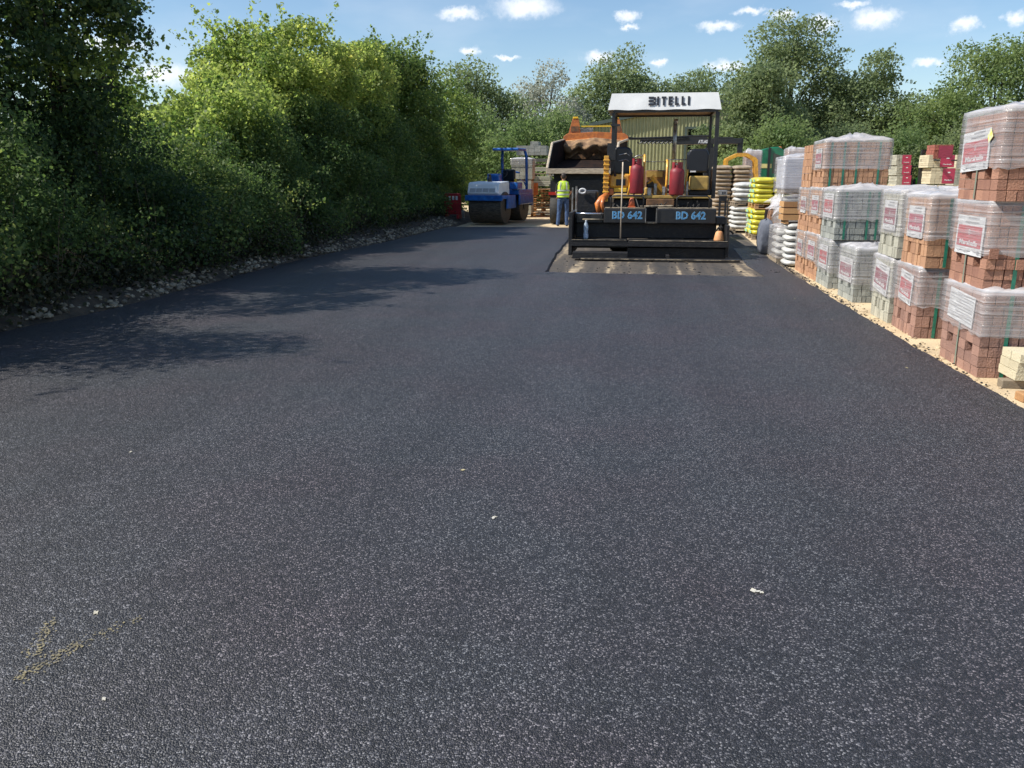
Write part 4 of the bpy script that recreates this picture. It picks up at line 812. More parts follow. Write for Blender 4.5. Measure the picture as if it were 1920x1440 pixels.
MB().bx(-.5, .5, -1.0, .9, .25, .62).bx(-.5, .5, -1.2, -.55, .62, 1.0).build('body', M['yellow'], f, bevel=.05)
MB().bx(-.25, .25, -.28, .2, .62, .76).bx(-.25, .25, -.4, -.27, .76, 1.2).build('seat', M['vinyl'], f, bevel=.03)
mb = MB()
for s in (-.45, .45): mb.tube([(s, -.6, .9), (s, -.5, 2.0), (s, .35, 2.0), (s, .7, .8)], .03, 6)
for k in range(5): mb.bx(-.45, .45, -.5+k*.2, -.46+k*.2, 1.98, 2.02)
mb.build('overhead_guard', M['black'], f)
mb = MB()
for s in (-.36, .36): mb.bx(s-.05, s+.05, 1.0, 1.12, .08, 2.5).bx(s*.75-.03, s*.75+.03, 1.12, 1.2, .3, 2.3)
for z in (.4, 1.3, 2.42): mb.bx(-.31, .31, 1.03, 1.1, z, z+.08)
mb.build('mast', M['black'], f)
mb = MB().bx(-.45, .45, 1.21, 1.26, 2.13, 2.2).bx(-.45, .45, 1.21, 1.26, 2.4, 2.47)
for s in (-.25, .25): mb.bx(s-.05, s+.05, 1.262, 1.3, 2.13, 2.5).bx(s-.05, s+.05, 1.3, 2.2, 2.13, 2.17)
mb.build('forks', M['black'], f)
for (x, y, r_) in ((-.48, .65, .3), (.48, .65, .3), (-.45, -.75, .24), (.45, -.75, .24)):
    w_ = MB().lathe([(r_*.6, -.09), (r_, -.08), (r_, .08), (r_*.6, .09)], (x, y, r_), 18, 'x').build('wheel', M['rubber'], f); MB().lathe([(r_*.5, -.095), (r_*.55, 0), (r_*.5, .095)], (x, y, r_), 12, 'x').build('rim', M['yellow'], w_)
sd_ = Vector((0, -1.62, 0))
t = thing('cream_pack', 'red wrapped pack lifted on the forks of the forklift, highest of its group', 'brick pack', (fp.x+sd_.x-.05, FY+sd_.y, G0+2.2), R(180), RG)
blocks_mb(.7, .56, .42, 5, 99, hole_layer=-1).build('blocks', brick_mat('red'), t, recalc=False); core_mb(.7, .56, .4).build('inner_blocks', brick_mat('red'), t)
MB().bx(-.26, .14, .355, .36, .03, .38).build('printed_wrap', label_red('maroon'), t)

# ------------------------------------------------------------------ asphalt paver
PY = 17.9
pv = thing('asphalt_paver', 'large asphalt paver with white canopy lettered BITELLI and black screed boxes', 'paver', (0, 0, 0))
def X(px, Y=PY, py=395): return at(px, py, Y).x
def Z(py, Y=PY, px=1200): return at(px, py, Y).z
def pbox(px0, px1, py0, py1, Y, depth, mb=None):
    mb = mb or MB(); q_ = (py0+py1)/2; return mb.bx(X(px0, Y, q_), X(px1, Y, q_), Y, Y+depth, Z(py1, Y), Z(py0, Y))
# screed main beam, walkways
pbox(1080, 1343, 418, 447, PY+.25, .7).build('screed_body', M['tar'], pv, bevel=.02)
pbox(1074, 1364, 453, 466, PY-.1, .5).build('screed_plate', M['tar'], pv, bevel=.015)
MB().bx(X(1178), X(1362), PY-.30, PY+.6, -.02, Z(462)).build('screed_skid', M['tar'], pv, bevel=.01)
mb = MB(); z_ = Z(449.5, PY-.2)
mb.bx(X(1074), X(1178), PY-.42, PY+.2, z_-.035, z_).bx(X(1180), X(1366), PY-.42, PY+.2, z_-.05, z_-.01)
mb.build('walkway', M['tar'], pv, bevel=.006)
MB().bx(X(1076), X(1176), PY-.424, PY-.40, z_+.001, z_+.008).bx(X(1182), X(1364), PY-.424, PY-.36, z_-.009, z_-.001).build('walkway_edge', M['dusty'], pv)
mb = MB().bx(X(1074), X(1366), PY-.46, PY-.425, z_-.12, z_-.04); mb.build('walkway_skirt', M['tar'], pv)
mb = MB(); mb.bx(X(1080), X(1180), PY-.85, PY-.55, .0, .13).bx(X(1096), X(1392, PY-.8), PY-.95, PY-.8, -.02, .03).bx(X(1126), X(1133), PY-.62, PY-.47, .03, .12).bx(X(1250), X(1256), PY-.8, PY-.47, .03, .08)
mb.build('rear_footboard', M['tar'], pv, bevel=.005)
MB().bx(X(1096), X(1392, PY-.8), PY-.958, PY-.952, .005, .022).build('footboard_edge', M['dusty'], pv)
# BD 642 boxes
for a, b_, ta, tb in ((1132, 1212, 1149, 1204), (1232, 1343, 1269, 1323)):
    p_ = pbox(a, b_, 391, 419, PY, .35).build('tool_box', M['black'], pv, bevel=.02)
    text('lettering', 'BD 642', .155, X(tb)-X(ta), mat('blue_ink', (.06, .26, .52), None, 5, .5), p_, ((X(ta)+X(tb))/2, PY-.003, Z(403.5)), FACE_Y, .0, .002)
    text('lettering_outline', 'BD 642', .168, X(tb)-X(ta)+.02, M['cyan'], p_, ((X(ta)+X(tb))/2, PY-.0015, Z(403.5)), FACE_Y, .03, .001)
    MB().bx(X(a)+.02, X(b_)-.02, PY+.02, PY+.33, Z(391)+.001, Z(391)+.014).build('lid', M['dusty'], p_)
MB().bx(X(1212), X(1232), PY+.05, PY+.3, Z(419), Z(417)).build('step', M['dusty'], pv)
pbox(1080, 1131, 402, 419, PY+.1, .5).build('screed_extension', M['black'], pv, bevel=.02)
mb = MB().tube([(X(1080), PY+.05, Z(401.5)), (X(1130), PY+.05, Z(401.5))], .022, 8); mb.build('guide_rod', mat('chrome_rod', (.75, .76, .78), None, 3, .2, metal=.9), pv, smooth=True)
mb = MB().tube([(X(1092), PY+.06, Z(412)), (X(1132), PY+.06, Z(412.5))], .014, 8); mb.build('guide_rod', M['dusty'], pv, smooth=True)
for a, b_ in ((1069, 1076), (1361, 1367)):
    MB().bx(X(a), X(b_), PY-.35, PY+1.3, .02, Z(420) if a > 1300 else Z(398)).build('end_gate', M['tar'], pv, bevel=.01)
mb = MB().tube([(X(1073), PY, .4), (X(1073), PY, Z(352))], .018, 6).tube([(X(1078), PY+.5, .4), (X(1077), PY+.5, Z(350))], .022, 6); mb.build('post', M['steel'], pv)
# auger / left machine side dark body
pbox(1078, 1120, 358, 402, PY+.9, 1.0).build('side_hopper', M['tar'], pv, bevel=.05)
t = MB().tube([(X(1087)+.07*math.cos(a/2), PY+.85, Z(360)+.05*math.sin(a/2)) for a in range(0, 13)], .018, 6).build('coiled_hose', M['labelwhite'], pv)
# tractor body
T0 = PY+1.0
pbox(1150, 1335, 372, 420, T0, 4.2).build('chassis', M['tar'], pv, bevel=.04)
pbox(1148, 1333, 366.5, 372, T0-.15, 2.2).build('deck', M['olive'], pv, bevel=.01)
pbox(1211, 1249, 319, 366, T0+1.9, 2.6).build('engine_cover', M['brown'], pv, bevel=.03)
pbox(1209, 1251, 352, 366, T0+.6, .8).build('hatch', M['olive'], pv, bevel=.02)
mb = MB().tube([(X(1221), T0, Z(330)), (X(1236), T0, Z(350)), (X(1252), T0, Z(370))], [.06, .05, .03], 6).tube([(X(1214), T0+.1, Z(345)), (X(1232), T0+.1, Z(333))], .02, 6); mb.build('lever', M['yellow'], pv)
pbox(1212, 1234, 340, 352, T0+.3, .3).build('control_pedestal', M['black'], pv, bevel=.03)
for a, b_, c_ in ((1205.5, 1210, 290), (1248, 1253, 300)):
    x0 = X((a+b_)/2, T0, 325)
    MB().tube([(x0, T0+.5, Z(c_, T0)-.04), (x0, T0+.25, Z(c_, T0)), (x0, T0, Z(c_+4, T0)), (x0, T0, Z(346, T0)), (x0-.02, T0, Z(352, T0))], .026, 8).build('hand_rail', M['yellow'], pv, smooth=True)
    MB().tube([(x0-.02, T0, Z(352, T0)), (x0-.02, T0, Z(368, T0))], .024, 8).build('rail_socket', M['steel'], pv)
# left: yellow column, yellow console, black seat back
mb = MB().bx(X(1132, T0, 335), X(1141, T0, 335), T0-.1, T0+.1, Z(378, T0), Z(292, T0)); rg = random.Random(9)
for k in range(9): mb.bx(X(1131, T0, 335), X(1142.5, T0, 335), T0-.13, T0+.12, Z(370-k*8.5, T0), Z(367-k*8.5, T0))
mb.build('lift_column', M['yellow'], pv, bevel=.008)
MB().tube([(X(1136), PY+.5, Z(366)), (X(1126), PY+.4, Z(376)), (X(1119), PY+.35, Z(384)), (X(1121), PY+.3, Z(399))], [.06, .085, .07, .05], 8).build('hydraulic_arm', M['orange'], pv, smooth=True)
MB().tube([(X(1130), PY+.35, Z(372)), (X(1127), PY+.3, Z(385)), (X(1131), PY+.3, Z(399))], [.05, .04, .04], 8).build('hydraulic_arm', M['orange'], pv, smooth=True)
pbox(1142, 1182, 326, 353, T0, .5).build('console', M['yellow'], pv, bevel=.05)
pbox(1155, 1173, 336, 348, T0-.02, .1).build('instrument_panel', M['vinyl'], pv, bevel=.01)
pbox(1151, 1175, 352.5, 360, T0-.05, .3).build('yellow_plate', mat('bright_yellow', (.78, .52, .04), None, 6, .5), pv, bevel=.01)
def seatback(px0, px1, py0, py1, Y, nm='seat_back'):
    x0, x1, z0, z1 = X(px0, Y, 300), X(px1, Y, 300), Z(py1, Y), Z(py0, Y); w = x1-x0; h = z1-z0
    poly = [(x0+w*.04, z0), (x1-w*.04, z0), (x1, z0+h*.3), (x1, z1-h*.25), (x1-w*.12, z1-h*.04), (x1-w*.3, z1), (x0+w*.3, z1), (x0+w*.12, z1-h*.04), (x0, z1-h*.25), (x0, z0+h*.3)]
    return MB().prism(poly, Y, Y+.18).build(nm, M['vinyl'], pv, bevel=.04)
s1 = seatback(1147, 1186, 275, 327, T0+.15)
for z in (288, 300): MB().tube([(X(1155), T0+.14, Z(z)), (X(1170), T0+.12, Z(z-3)), (X(1176), T0+.14, Z(z+1))], .010, 5).build('seat_seam', M['steel'], s1)
s2 = seatback(1288, 1330, 279, 324, T0+.15)
MB().bx(X(1297), X(1308), T0+.14, T0+.149, Z(322.5), Z(319.5)).build('maker_plate', M['labelwhite'], s2)
pbox(1294, 1329, 330, 356, T0, .5).build('console', M['olive'], pv, bevel=.03)
pbox(1286, 1334, 356.5, 366, T0+.1, .6).build('console_base', M['tar'], pv, bevel=.02)
MB().tube([(X(1196), T0+.1, Z(294)), (X(1190), T0+.1, Z(300)), (X(1186), T0+.1, Z(320))], .012, 6).tube([(X(1142), T0, Z(328)), (X(1146), T0-.05, Z(318)), (X(1150), T0, Z(330))], .03, 6).build('hose', M['rubber'], pv)
pbox(1212, 1264, 373, 388, PY+.7, .1).build('deck_skirt', M['brown'], pv, bevel=.01)
pbox(1142, 1150, 354, 366, T0-.04, .2).build('side_bracket', M['orange'], pv, bevel=.01)
MB().tube([(X(1181, T0, 298), T0+.2, Z(299, T0)), (X(1197, T0, 298), T0+.2, Z(291, T0)), (X(1209, T0, 298), T0+.2, Z(292, T0))], .02, 6).tube([(X(1253, T0, 300), T0+.3, Z(299, T0)), (X(1290, T0, 300), T0+.3, Z(299, T0))], .012, 6).tube([(X(1210, T0, 300), T0+.3, Z(303, T0)), (X(1250, T0, 300), T0+.3, Z(303, T0))], .01, 6).build('guard_wire', M['steel'], pv, smooth=True)
MB().tube([(X(1181, T0, 345), T0+.1, Z(312, T0)), (X(1183, T0, 345), T0, Z(340, T0)), (X(1178, T0, 345), T0-.1, Z(366, T0))], .028, 6).tube([(X(1288, T0, 345), T0, Z(318, T0)), (X(1286, T0, 345), T0, Z(345, T0)), (X(1290, T0, 345), T0, Z(366, T0))], .024, 6).build('yellow_pipe', M['yellow'], pv, smooth=True)
MB().bx(X(1214, T0, 335), X(1247, T0, 335), T0+1.85, T0+1.895, Z(332, T0+1.85), Z(321, T0+1.85)).build('cover_panel', M['olive'], pv)
# lower black handrail loops and details
for a, b_ in ((1269, 1330), (1145, 1206)):
    MB().tube([(X(a), PY+.1, Z(392)), (X(a), PY+.1, Z(371)), (X(a)+.05, PY+.1, Z(367.5)), (X(b_)-.05, PY+.1, Z(367.5)), (X(b_), PY+.1, Z(371)), (X(b_), PY+.1, Z(392))], .017, 6).build('grab_rail', M['black'], pv, smooth=True)
MB().tube([(X(1211), PY-.02, Z(390)), (X(1211), PY-.02, Z(418))], .009, 5).tube([(X(1231), PY-.02, Z(390)), (X(1231), PY-.02, Z(418))], .009, 5).build('gap_rod', M['steel'], pv)
MB().tube([(X(1200), PY+.2, Z(388)), (X(1262), PY+.2, Z(386.5))], .02, 6).build('cross_bar', M['dusty'], pv)
# exhaust, canopy
ex = MB().tube([(X(1265, T0+.8, 265), T0+.8, Z(300, T0+.8)), (X(1265, T0+.8, 265), T0+.8, Z(232, T0+.8))], .042, 10).tube([(X(1265, T0+.8, 265), T0+.8, Z(233, T0+.8)), (X(1265, T0+.8, 265)+.02, T0+.8, Z(224, T0+.8))], .05, 10).build('exhaust_pipe', M['steel'], pv, smooth=True)
CY = 18.9; CD = 1.6
fx0, fx1 = X(1147, CY, 176), X(1348, CY, 176); bx0, bx1 = X(1140, CY, 206), X(1353, CY, 206); zt, zb = Z(174, CY), Z(206, CY)
mb = MB(); n_ = 24; rg = random.Random(2)
# cloth: rolled top + 4 skirts
def cl(u, v):   # helper grid over top
    return (bx0+(bx1-bx0)*u, CY+CD*v)
top = [(fx0, CY+.09, zt), (fx1, CY+.09, zt), (fx1, CY+CD-.09, zt), (fx0, CY+CD-.09, zt)]
bot = [(bx0, CY, zb), (bx1, CY, zb), (bx1, CY+CD, zb), (bx0, CY+CD, zb)]
for s in range(4):
    a0, a1, b0, b1 = Vector(top[s]), Vector(top[(s+1) % 4]), Vector(bot[s]), Vector(bot[(s+1) % 4]); nn = ((a1-a0).cross(b0-a0)).normalized(); K, H = 26, 5; vs = []
    for j in range(H+1):
        for i in range(K+1):
            p_ = a0.lerp(a1, i/K).lerp(b0.lerp(b1, i/K), j/H); amp = (.003*math.sin(i*1.1+j*.8)+.003*math.sin(i*.45+j*.5))*min(1, j/2)*(1 if 0 < i < K else 0); p_ = p_+nn*amp
            if j == H: p_.z += .008*math.sin(i*.9)
            vs.append(p_)
    mb.add(vs, [(j*(K+1)+i, j*(K+1)+i+1, (j+1)*(K+1)+i+1, (j+1)*(K+1)+i) for j in range(H) for i in range(K)])
vs = []; K = 12
for j in range(K+1):
    for i in range(K+1): p_ = Vector(top[0]).lerp(Vector(top[1]), i/K).lerp(Vector(top[3]).lerp(Vector(top[2]), i/K), j/K); p_.z += .05*math.sin(math.pi*i/K)*math.sin(math.pi*j/K); vs.append(p_)
mb.add(vs, [(j*(K+1)+i, j*(K+1)+i+1, (j+1)*(K+1)+i+1, (j+1)*(K+1)+i) for j in range(K) for i in range(K)])
cn = mb.build('canopy', M['white'], pv, smooth=False); cn.data.polygons.foreach_set('use_smooth', [True]*len(cn.data.polygons)); 
tilt_ = math.atan2(.09, zt-zb)
cxm = (X(1217, CY, 190)+X(1280, CY, 190))/2; tw_ = X(1280, CY, 190)-X(1217, CY, 190); zc = Z(189.5, CY); th_ = .19
# lettering: first letter is a B without its spine
lt = MB(); L0 = cxm-tw_/2; cw = tw_/8.1; s_ = .045
def stroke(x0, x1, z0, z1): lt.bx(x0, x1, -.004, 0, z0, z1)
h2 = th_/2
for z in (-h2, -s_/2, h2-s_): stroke(L0-.01, L0+cw*1.15, z, z+s_)
lt.bx(L0+cw*1.151, L0+cw*1.151+s_, -.004, 0, -h2+.012, -.008).bx(L0+cw*1.151, L0+cw*1.151+s_, -.004, 0, .008, h2-.012)
x_ = L0+cw*1.95; stroke(x_, x_+s_, -h2, h2)
x_ += s_+.05; stroke(x_, x_+cw*1.15, h2-s_, h2); stroke(x_+cw*.575-s_/2, x_+cw*.575+s_/2, -h2, h2-s_-.0005)
x_ += cw*1.15+.045; stroke(x_, x_+s_, -h2, h2)
for z in (-h2, -s_/2, h2-s_): stroke(x_+s_+.0005, x_+cw*1.05, z, z+s_)
for _ in range(2):
    x_ += cw*1.05+.045; stroke(x_, x_+s_, -h2, h2); stroke(x_+s_+.0005, x_+cw*1.0, -h2, -h2+s_)
x_ += cw*1.0+.045; stroke(x_, x_+s_, -h2, h2)
lo = lt.build('lettering', M['ink'], cn); lo.location = (0, CY+.045-.011, zc); lo.rotation_euler = (-tilt_, 0, 0)
fr = MB()
yy0, yy1 = CY+.05, CY+CD-.05; zf = zb+.02
fr.bx(bx0+.12, bx1-.06, yy0, yy0+.06, zf-.07, zf).bx(bx0+.12, bx1-.06, yy1-.06, yy1, zf-.07, zf).bx(bx0+.12, bx0+.18, yy0+.0601, yy1-.0601, zf-.07, zf).bx(bx1-.12, bx1-.06, yy0+.0601, yy1-.0601, zf-.07, zf)
fr.build('canopy_frame', M['black'], pv)
MB().bx(bx0+.19, bx1-.13, yy0+.07, yy1-.07, zf-.03, zf-.015).build('canopy_lining', M['tarp'], pv)
for (a, b_, yq) in ((1145.5, 1151.5, yy0), (1338.5, 1346, yy0), (1148, 1153, yy1-.08), (1338, 1343, yy1-.08)):
    zl_ = Z(372, CY); MB().bx(X(a, CY, 290)+.0, X(b_, CY, 290), yq, yq+.07, zl_, zf-.07).build('canopy_post', M['black'], pv, bevel=.006)
mb = MB()
for k in range(14): mb.bx(X(1336.5, CY)+.0, X(1338.2, CY), yy0+.005, yy0+.035, zf-.25-k*.1, zf-.2-k*.1)
mb.tube([(X(1335.5, CY), yy0+.02, zf-.1), (X(1334, CY), yy0+.02, zf-1.7)], .012, 6)
mb.build('cable_chain', M['black'], pv)
MB().bx(X(1141, CY), X(1158, CY), yy0-.03, yy0, Z(236, CY), Z(232, CY)).bx(X(1135.5, CY), X(1151, CY), yy0-.05, yy0-.001, Z(300, CY), Z(268, CY)).build('work_lamp_bracket', M['black'], pv)
# right control post
mb = MB().tube([(X(1364), PY, Z(440)), (X(1364), PY, Z(370))], .013, 6).bx(X(1347), X(1351), PY, PY+.04, Z(404), Z(368)).bx(X(1358), X(1361.5), PY, PY+.04, Z(404), Z(368)).bx(X(1347), X(1361.5), PY-.01, PY+.05, Z(377), Z(367))
mb.build('control_stand', M['black'], pv); 
q_ = MB().bx(X(1344.5), X(1361), PY-.06, PY+.1, Z(366), Z(356)).build('control_box', M['steel'], pv, bevel=.015); MB().bx(X(1351), X(1354), PY-.065, PY-.061, Z(363), Z(359)).bx(X(1355.5), X(1358), PY-.065, PY-.061, Z(363), Z(359)).build('dial', M['ink'], q_)
pbox(1342, 1362, 406, 420, PY+.05, .5).build('screed_extension', M['black'], pv, bevel=.02)
MB().tube([(X(1344), PY+.0, Z(434)), (X(1348), PY-.1, Z(425)), (X(1354), PY-.1, Z(424)), (X(1358), PY-.05, Z(432))], .02, 6).tube([(X(1366), PY, Z(431)), (X(1373), PY, Z(432)), (X(1378), PY, Z(437))], .02, 6).build('hose', M['rubber'], pv, smooth=True)
# crawler tracks, hopper
for s in (X(1158), X(1325)):
    tr_ = MB().prism([(T0+.3, .0), (T0+3.6, .0), (T0+3.95, .3), (T0+3.6, .62), (T0+.3, .62), (T0-.0, .3)], s-.17, s+.17, 'x').build('crawler_track', M['rubber'], pv, bevel=.02)
H0 = T0+4.2; hw0, hw1 = X(1135, PY), X(1350, PY)
mb = MB().add([(hw0+.5, H0, .5), (hw1-.5, H0, .5), (hw1-.5, H0+2, .5), (hw0+.5, H0+2, .5), (hw0-.1, H0, 1.25), (hw1+.1, H0, 1.25), (hw1+.1, H0+2, 1.25), (hw0-.1, H0+2, 1.25)], [(0, 1, 2, 3), (1, 5, 6, 2), (3, 7, 4, 0), (0, 4, 5, 1)]); mb.build('hopper', M['tar'], pv, recalc=False)
# heap of hot asphalt in the hopper
mb = MB(); rg = random.Random(12)
for i in range(420):
    a = rg.uniform(0, 1); x = hw0-.15+a*(hw1-hw0)*.9; y = H0+rg.uniform(.1, 1.9); z = 1.15+.33*(1-abs(a-.25)*1.3)*(1-abs(y-H0-1)*.6)+rg.uniform(-.03, .03); s = rg.uniform(.03, .08); mb.obx((x, y, z), (s, s, s*.7), (rg.uniform(0, 3), rg.uniform(0, 3), 0))
mb.bx(hw0-.05, hw1, H0+.1, H0+1.9, .95, 1.2)
tag(mb.build('asphalt_heap', mat('hot_asphalt', (.26, .20, .13), (.02, .018, .016), 1, .5, island=True, pos=(.35, .75)), recalc=False), 'heap of loose hot asphalt in the paver hopper', 'asphalt', kind='stuff')

mb = MB(); rg = random.Random(21)
for k in range(16):
    a = rg.uniform(1150, 1330); p0 = (X(a), T0-.3+rg.uniform(0, .5), Z(rg.uniform(374, 392))); p1 = (X(a+rg.uniform(-18, 18)), PY+.5, Z(rg.uniform(376, 398))); m_ = ((p0[0]+p1[0])/2, (p0[1]+p1[1])/2, min(p0[2], p1[2])-.08)
    mb.tube([p0, m_, p1], .013, 5)
mb.build('hydraulic_hoses', M['rubber'], pv, smooth=True)
mb = MB()
for k, (a, b_, c, d) in enumerate(((1212, 1220, 352, 368), (1224, 1230, 344, 366), (1240, 1246, 350, 366), (1186, 1189, 350, 366), (1284, 1288, 340, 366))): mb.bx(X(a, T0), X(b_, T0), T0-.05, T0+.1, Z(d, T0), Z(c, T0))
mb.build('valve_block', M['steel'], pv, bevel=.01)
MB().bx(X(1331, T0), X(1339, T0), T0+.2, T0+.5, Z(366, T0), Z(318, T0)).build('side_locker', M['brown'], pv, bevel=.01)
# gas cylinders, bottle, cone, bucket, rake pole : loose things on the paver
def cyl(label, px0, px1, py0, py1, Y):
    x0, x1 = X(px0, Y, 330), X(px1, Y, 330); r_ = (x1-x0)/2; z0, z1 = Z(py1, Y), Z(py0, Y); h = z1-z0
    t = thing('gas_cylinder', label, 'gas cylinder', ((x0+x1)/2, Y+r_, z0), 0, 'red gas cylinders on the paver deck')
    MB().lathe([(r_*.9, 0), (r_, .03), (r_, h*.68), (r_*.93, h*.76), (r_*.6, h*.84), (r_*.22, h*.87), (r_*.2, h*.9)], n=20).build('bottle_body', M['redcyl'], t, smooth=True)
    mb = MB(); n = 20
    for k in range(n):
        if k in (3, 4, 13, 14): continue
        a, b_ = 2*math.pi*k/n, 2*math.pi*(k+1)/n; q = r_*.72; mb.add([(math.cos(a)*q, math.sin(a)*q, h*.8), (math.cos(b_)*q, math.sin(b_)*q, h*.8), (math.cos(b_)*q, math.sin(b_)*q, h), (math.cos(a)*q, math.sin(a)*q, h)], [(0, 1, 2, 3)])
    mb.build('collar', M['redcyl'], t, recalc=False); MB().lathe([(.03, h*.88), (.03, h*.93), (.045, h*.93), (.045, h*.96)], n=10).build('valve', M['steel'], t)
cyl('red gas cylinder beside the left seat of the paver, fully in view', 1181, 1207, 297, 364, PY+.75)
cyl('darker red gas cylinder beside the right seat of the paver', 1256, 1284, 304, 366, PY+.75)
x_, z_b = X(1099, PY-.2), Z(449.5, PY-.2)
t = thing('water_bottle', 'clear plastic water bottle standing on the left end of the screed walkway', 'bottle', (x_, PY-.12, z_b))
pm = bpy.data.materials.new('clear_plastic'); pm.use_nodes = True; b_ = pm.node_tree.nodes['Principled BSDF']; b_.inputs['Base Color'].default_value = (.70, .82, .93, 1); b_.inputs['Roughness'].default_value = .12; b_.inputs['Transmission Weight'].default_value = .55; b_.inputs['IOR'].default_value = 1.2
MB().lathe([(.046, 0), (.052, .02), (.050, .12), (.041, .16), (.050, .2), (.050, .27), (.036, .32), (.018, .355), (.018, .37)], n=16).build('body', pm, t, smooth=True)
MB().lathe([(.021, .371), (.021, .392)], n=12).build('cap', M['labelwhite'], t); MB().lathe([(.0525, .03), (.0525, .10)], n=16).build('label_band', mat('bluish_label', (.5, .6, .72), None, 5, .4), t)
cm = mat('cone_orange', (.55, .14, .05), (.42, .10, .04), 8, .6)
t = thing('traffic_cone', 'small dirty orange cone standing on the left tool box of the paver', 'cone', (X(1184), PY+.17, Z(391)+.016))
MB().bx(-.08, .08, -.08, .08, 0, .02).build('base', cm, t, bevel=.005); k_ = MB().lathe([(.07, .021), (.05, .15), (.03, .20)], n=16).build('cone_body', cm, t, smooth=True)
t = thing('traffic_cone', 'sandy orange rounded cone top on the right end of the screed walkway', 'cone', (X(1351, PY-.2), PY-.2, z_b-.01))
MB().lathe([(.10, 0), (.105, .03), (.075, .17), (.05, .20), (.03, .205)], n=16).build('cone_body', mat('sandy_cone', (.68, .36, .16), (.6, .28, .12), 8, .6), t, smooth=True)
t = thing('rake', 'long pale wooden rake leaning against the left tool box of the paver', 'rake', (X(1165, PY-.25), PY-.3, z_b))
hz = Z(304, PY-.1)-z_b
MB().tube([(0, -.02, .01), (.0, .18, hz)], .014, 8).build('handle', mat('pale_handle', (.55, .45, .33), (.4, .33, .25), 6, .7), t, smooth=True)
mb = MB().bx(-.14, .14, -.04, -.015, -.0, .03)
for k in range(8): mb.bx(-.13+k*.035, -.12+k*.035, -.09, -.041, .005, .015)
mb.build('rake_head', M['black'], t)

# ------------------------------------------------------------------ tipper truck with raised body
TY = 29.3; TZ = 33.8
def pt(px, py, Y): return at(px, py, Y)
tp = thing('tipper_truck', 'orange tipper truck with raised body and rolled brown sheet reversing up to the paver', 'truck', (0, 0, 0))
lx0, lx1 = pt(1026, 320, TY).x, pt(1152, 320, TY).x; fx0_, fx1_ = pt(1058, 260, TZ).x, pt(1177, 260, TZ).x
zl0, zl1 = pt(1090, 327, TY).z, pt(1090, 316, TY).z; zfl = zl1+.5; ztop = pt(1100, 262, TZ).z
f0, f1 = (lx0+.07, TY+.1, zl0+.1), (fx0_+.0, TZ, zfl)
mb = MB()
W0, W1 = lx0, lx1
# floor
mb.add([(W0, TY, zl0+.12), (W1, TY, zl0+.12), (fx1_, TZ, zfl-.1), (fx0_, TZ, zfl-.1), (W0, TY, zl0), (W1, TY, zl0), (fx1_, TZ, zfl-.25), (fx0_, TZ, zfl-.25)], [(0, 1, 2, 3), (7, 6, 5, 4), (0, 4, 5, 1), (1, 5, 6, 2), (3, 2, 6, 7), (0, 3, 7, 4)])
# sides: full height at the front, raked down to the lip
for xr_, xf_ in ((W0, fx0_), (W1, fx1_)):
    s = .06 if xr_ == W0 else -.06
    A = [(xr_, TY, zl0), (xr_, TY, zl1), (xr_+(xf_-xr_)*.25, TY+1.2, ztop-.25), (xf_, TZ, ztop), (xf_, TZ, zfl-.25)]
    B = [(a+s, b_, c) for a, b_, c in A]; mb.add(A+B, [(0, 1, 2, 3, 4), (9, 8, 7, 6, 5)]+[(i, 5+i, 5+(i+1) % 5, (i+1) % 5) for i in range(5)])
body = mb.build('tipper_body', mat('shaded_body_inside', (.03, .017, .012), (.010, .008, .008), 4, .95, bump=.3, spec=.1), tp)  # near-black brown: the shade inside the body is put into the colour
MB().bx(W0-.03, W1+.03, TY-.06, TY-.005, zl0+.02, zl1+.0).build('tail_lip', mat('worn_cream_steel', (.55, .46, .34), (.36, .29, .21), 7, .6, bump=.3, stretch=(1, 4, 4)), tp, bevel=.01)
for xr_, xf_ in ((W0, fx0_), (W1, fx1_)):
    MB().tube([(xr_, TY-.02, zl1), (xr_+(xf_-xr_)*.25, TY+1.15, ztop-.25), (xf_, TZ, ztop)], .045, 6).build('side_rail', mat('worn_cream_steel', (.55, .46, .34), (.36, .29, .21), 7, .6, bump=.3, stretch=(1, 4, 4)), tp)
MB().bx(fx0_+.03, fx1_-.03, TZ-.05, TZ+.01, zfl-.1, ztop-.15).build('front_board', M['brown'], tp)
cxm_ = (fx0_+fx1_)/2; za = pt(1110, 250.5, TZ).z; zb_ = pt(1062, 262, TZ).z; ze = pt(1062, 254, TZ).z
MB().prism([(fx0_-.02, zb_-.08), (fx0_-.02, ze-.05), (fx0_+.12, ze+.06), (cxm_, za+.06), (fx1_-.12, ze+.06), (fx1_+.02, ze-.05), (fx1_+.02, zb_-.08), (cxm_, za-.2)], TZ-.15, TZ-.06).build('headboard_arch', M['orange'], tp, bevel=.01)
MB().tube([(fx0_, TZ-.17, zb_-.07), (cxm_, TZ-.17, za-.19), (fx1_, TZ-.17, zb_-.07)], .025, 6).build('arch_trim', mat('pale_orange', (.72, .38, .16), None, 5, .5), tp)
for (a, b_, c, d) in ((1066, 1089, 1074, 1084), (1144, 1168, 1150, 1160)):
    x0, x1, x2, x3 = [pt(v, 238, TZ).x for v in (a, b_, c, d)]; z0, z1 = pt(1080, 251, TZ).z, pt(1080, 223, TZ).z
    w_ = MB().prism([(x0, z0), (x1, z0), (x3+.02, z1), (x2-.02, z1)], TZ, TZ+.12).build('cab_guard', M['orange'], tp, bevel=.01)
    MB().bx(x2, x3, TZ-.02, TZ+.14, z1+.002, z1+.08).build('beacon', M['beacon'], w_, bevel=.02)
    MB().bx(x0+.1, x1-.08, TZ-.02, TZ-.002, z0+.08, z0+.28).build('vent_plate', M['brown'], w_)
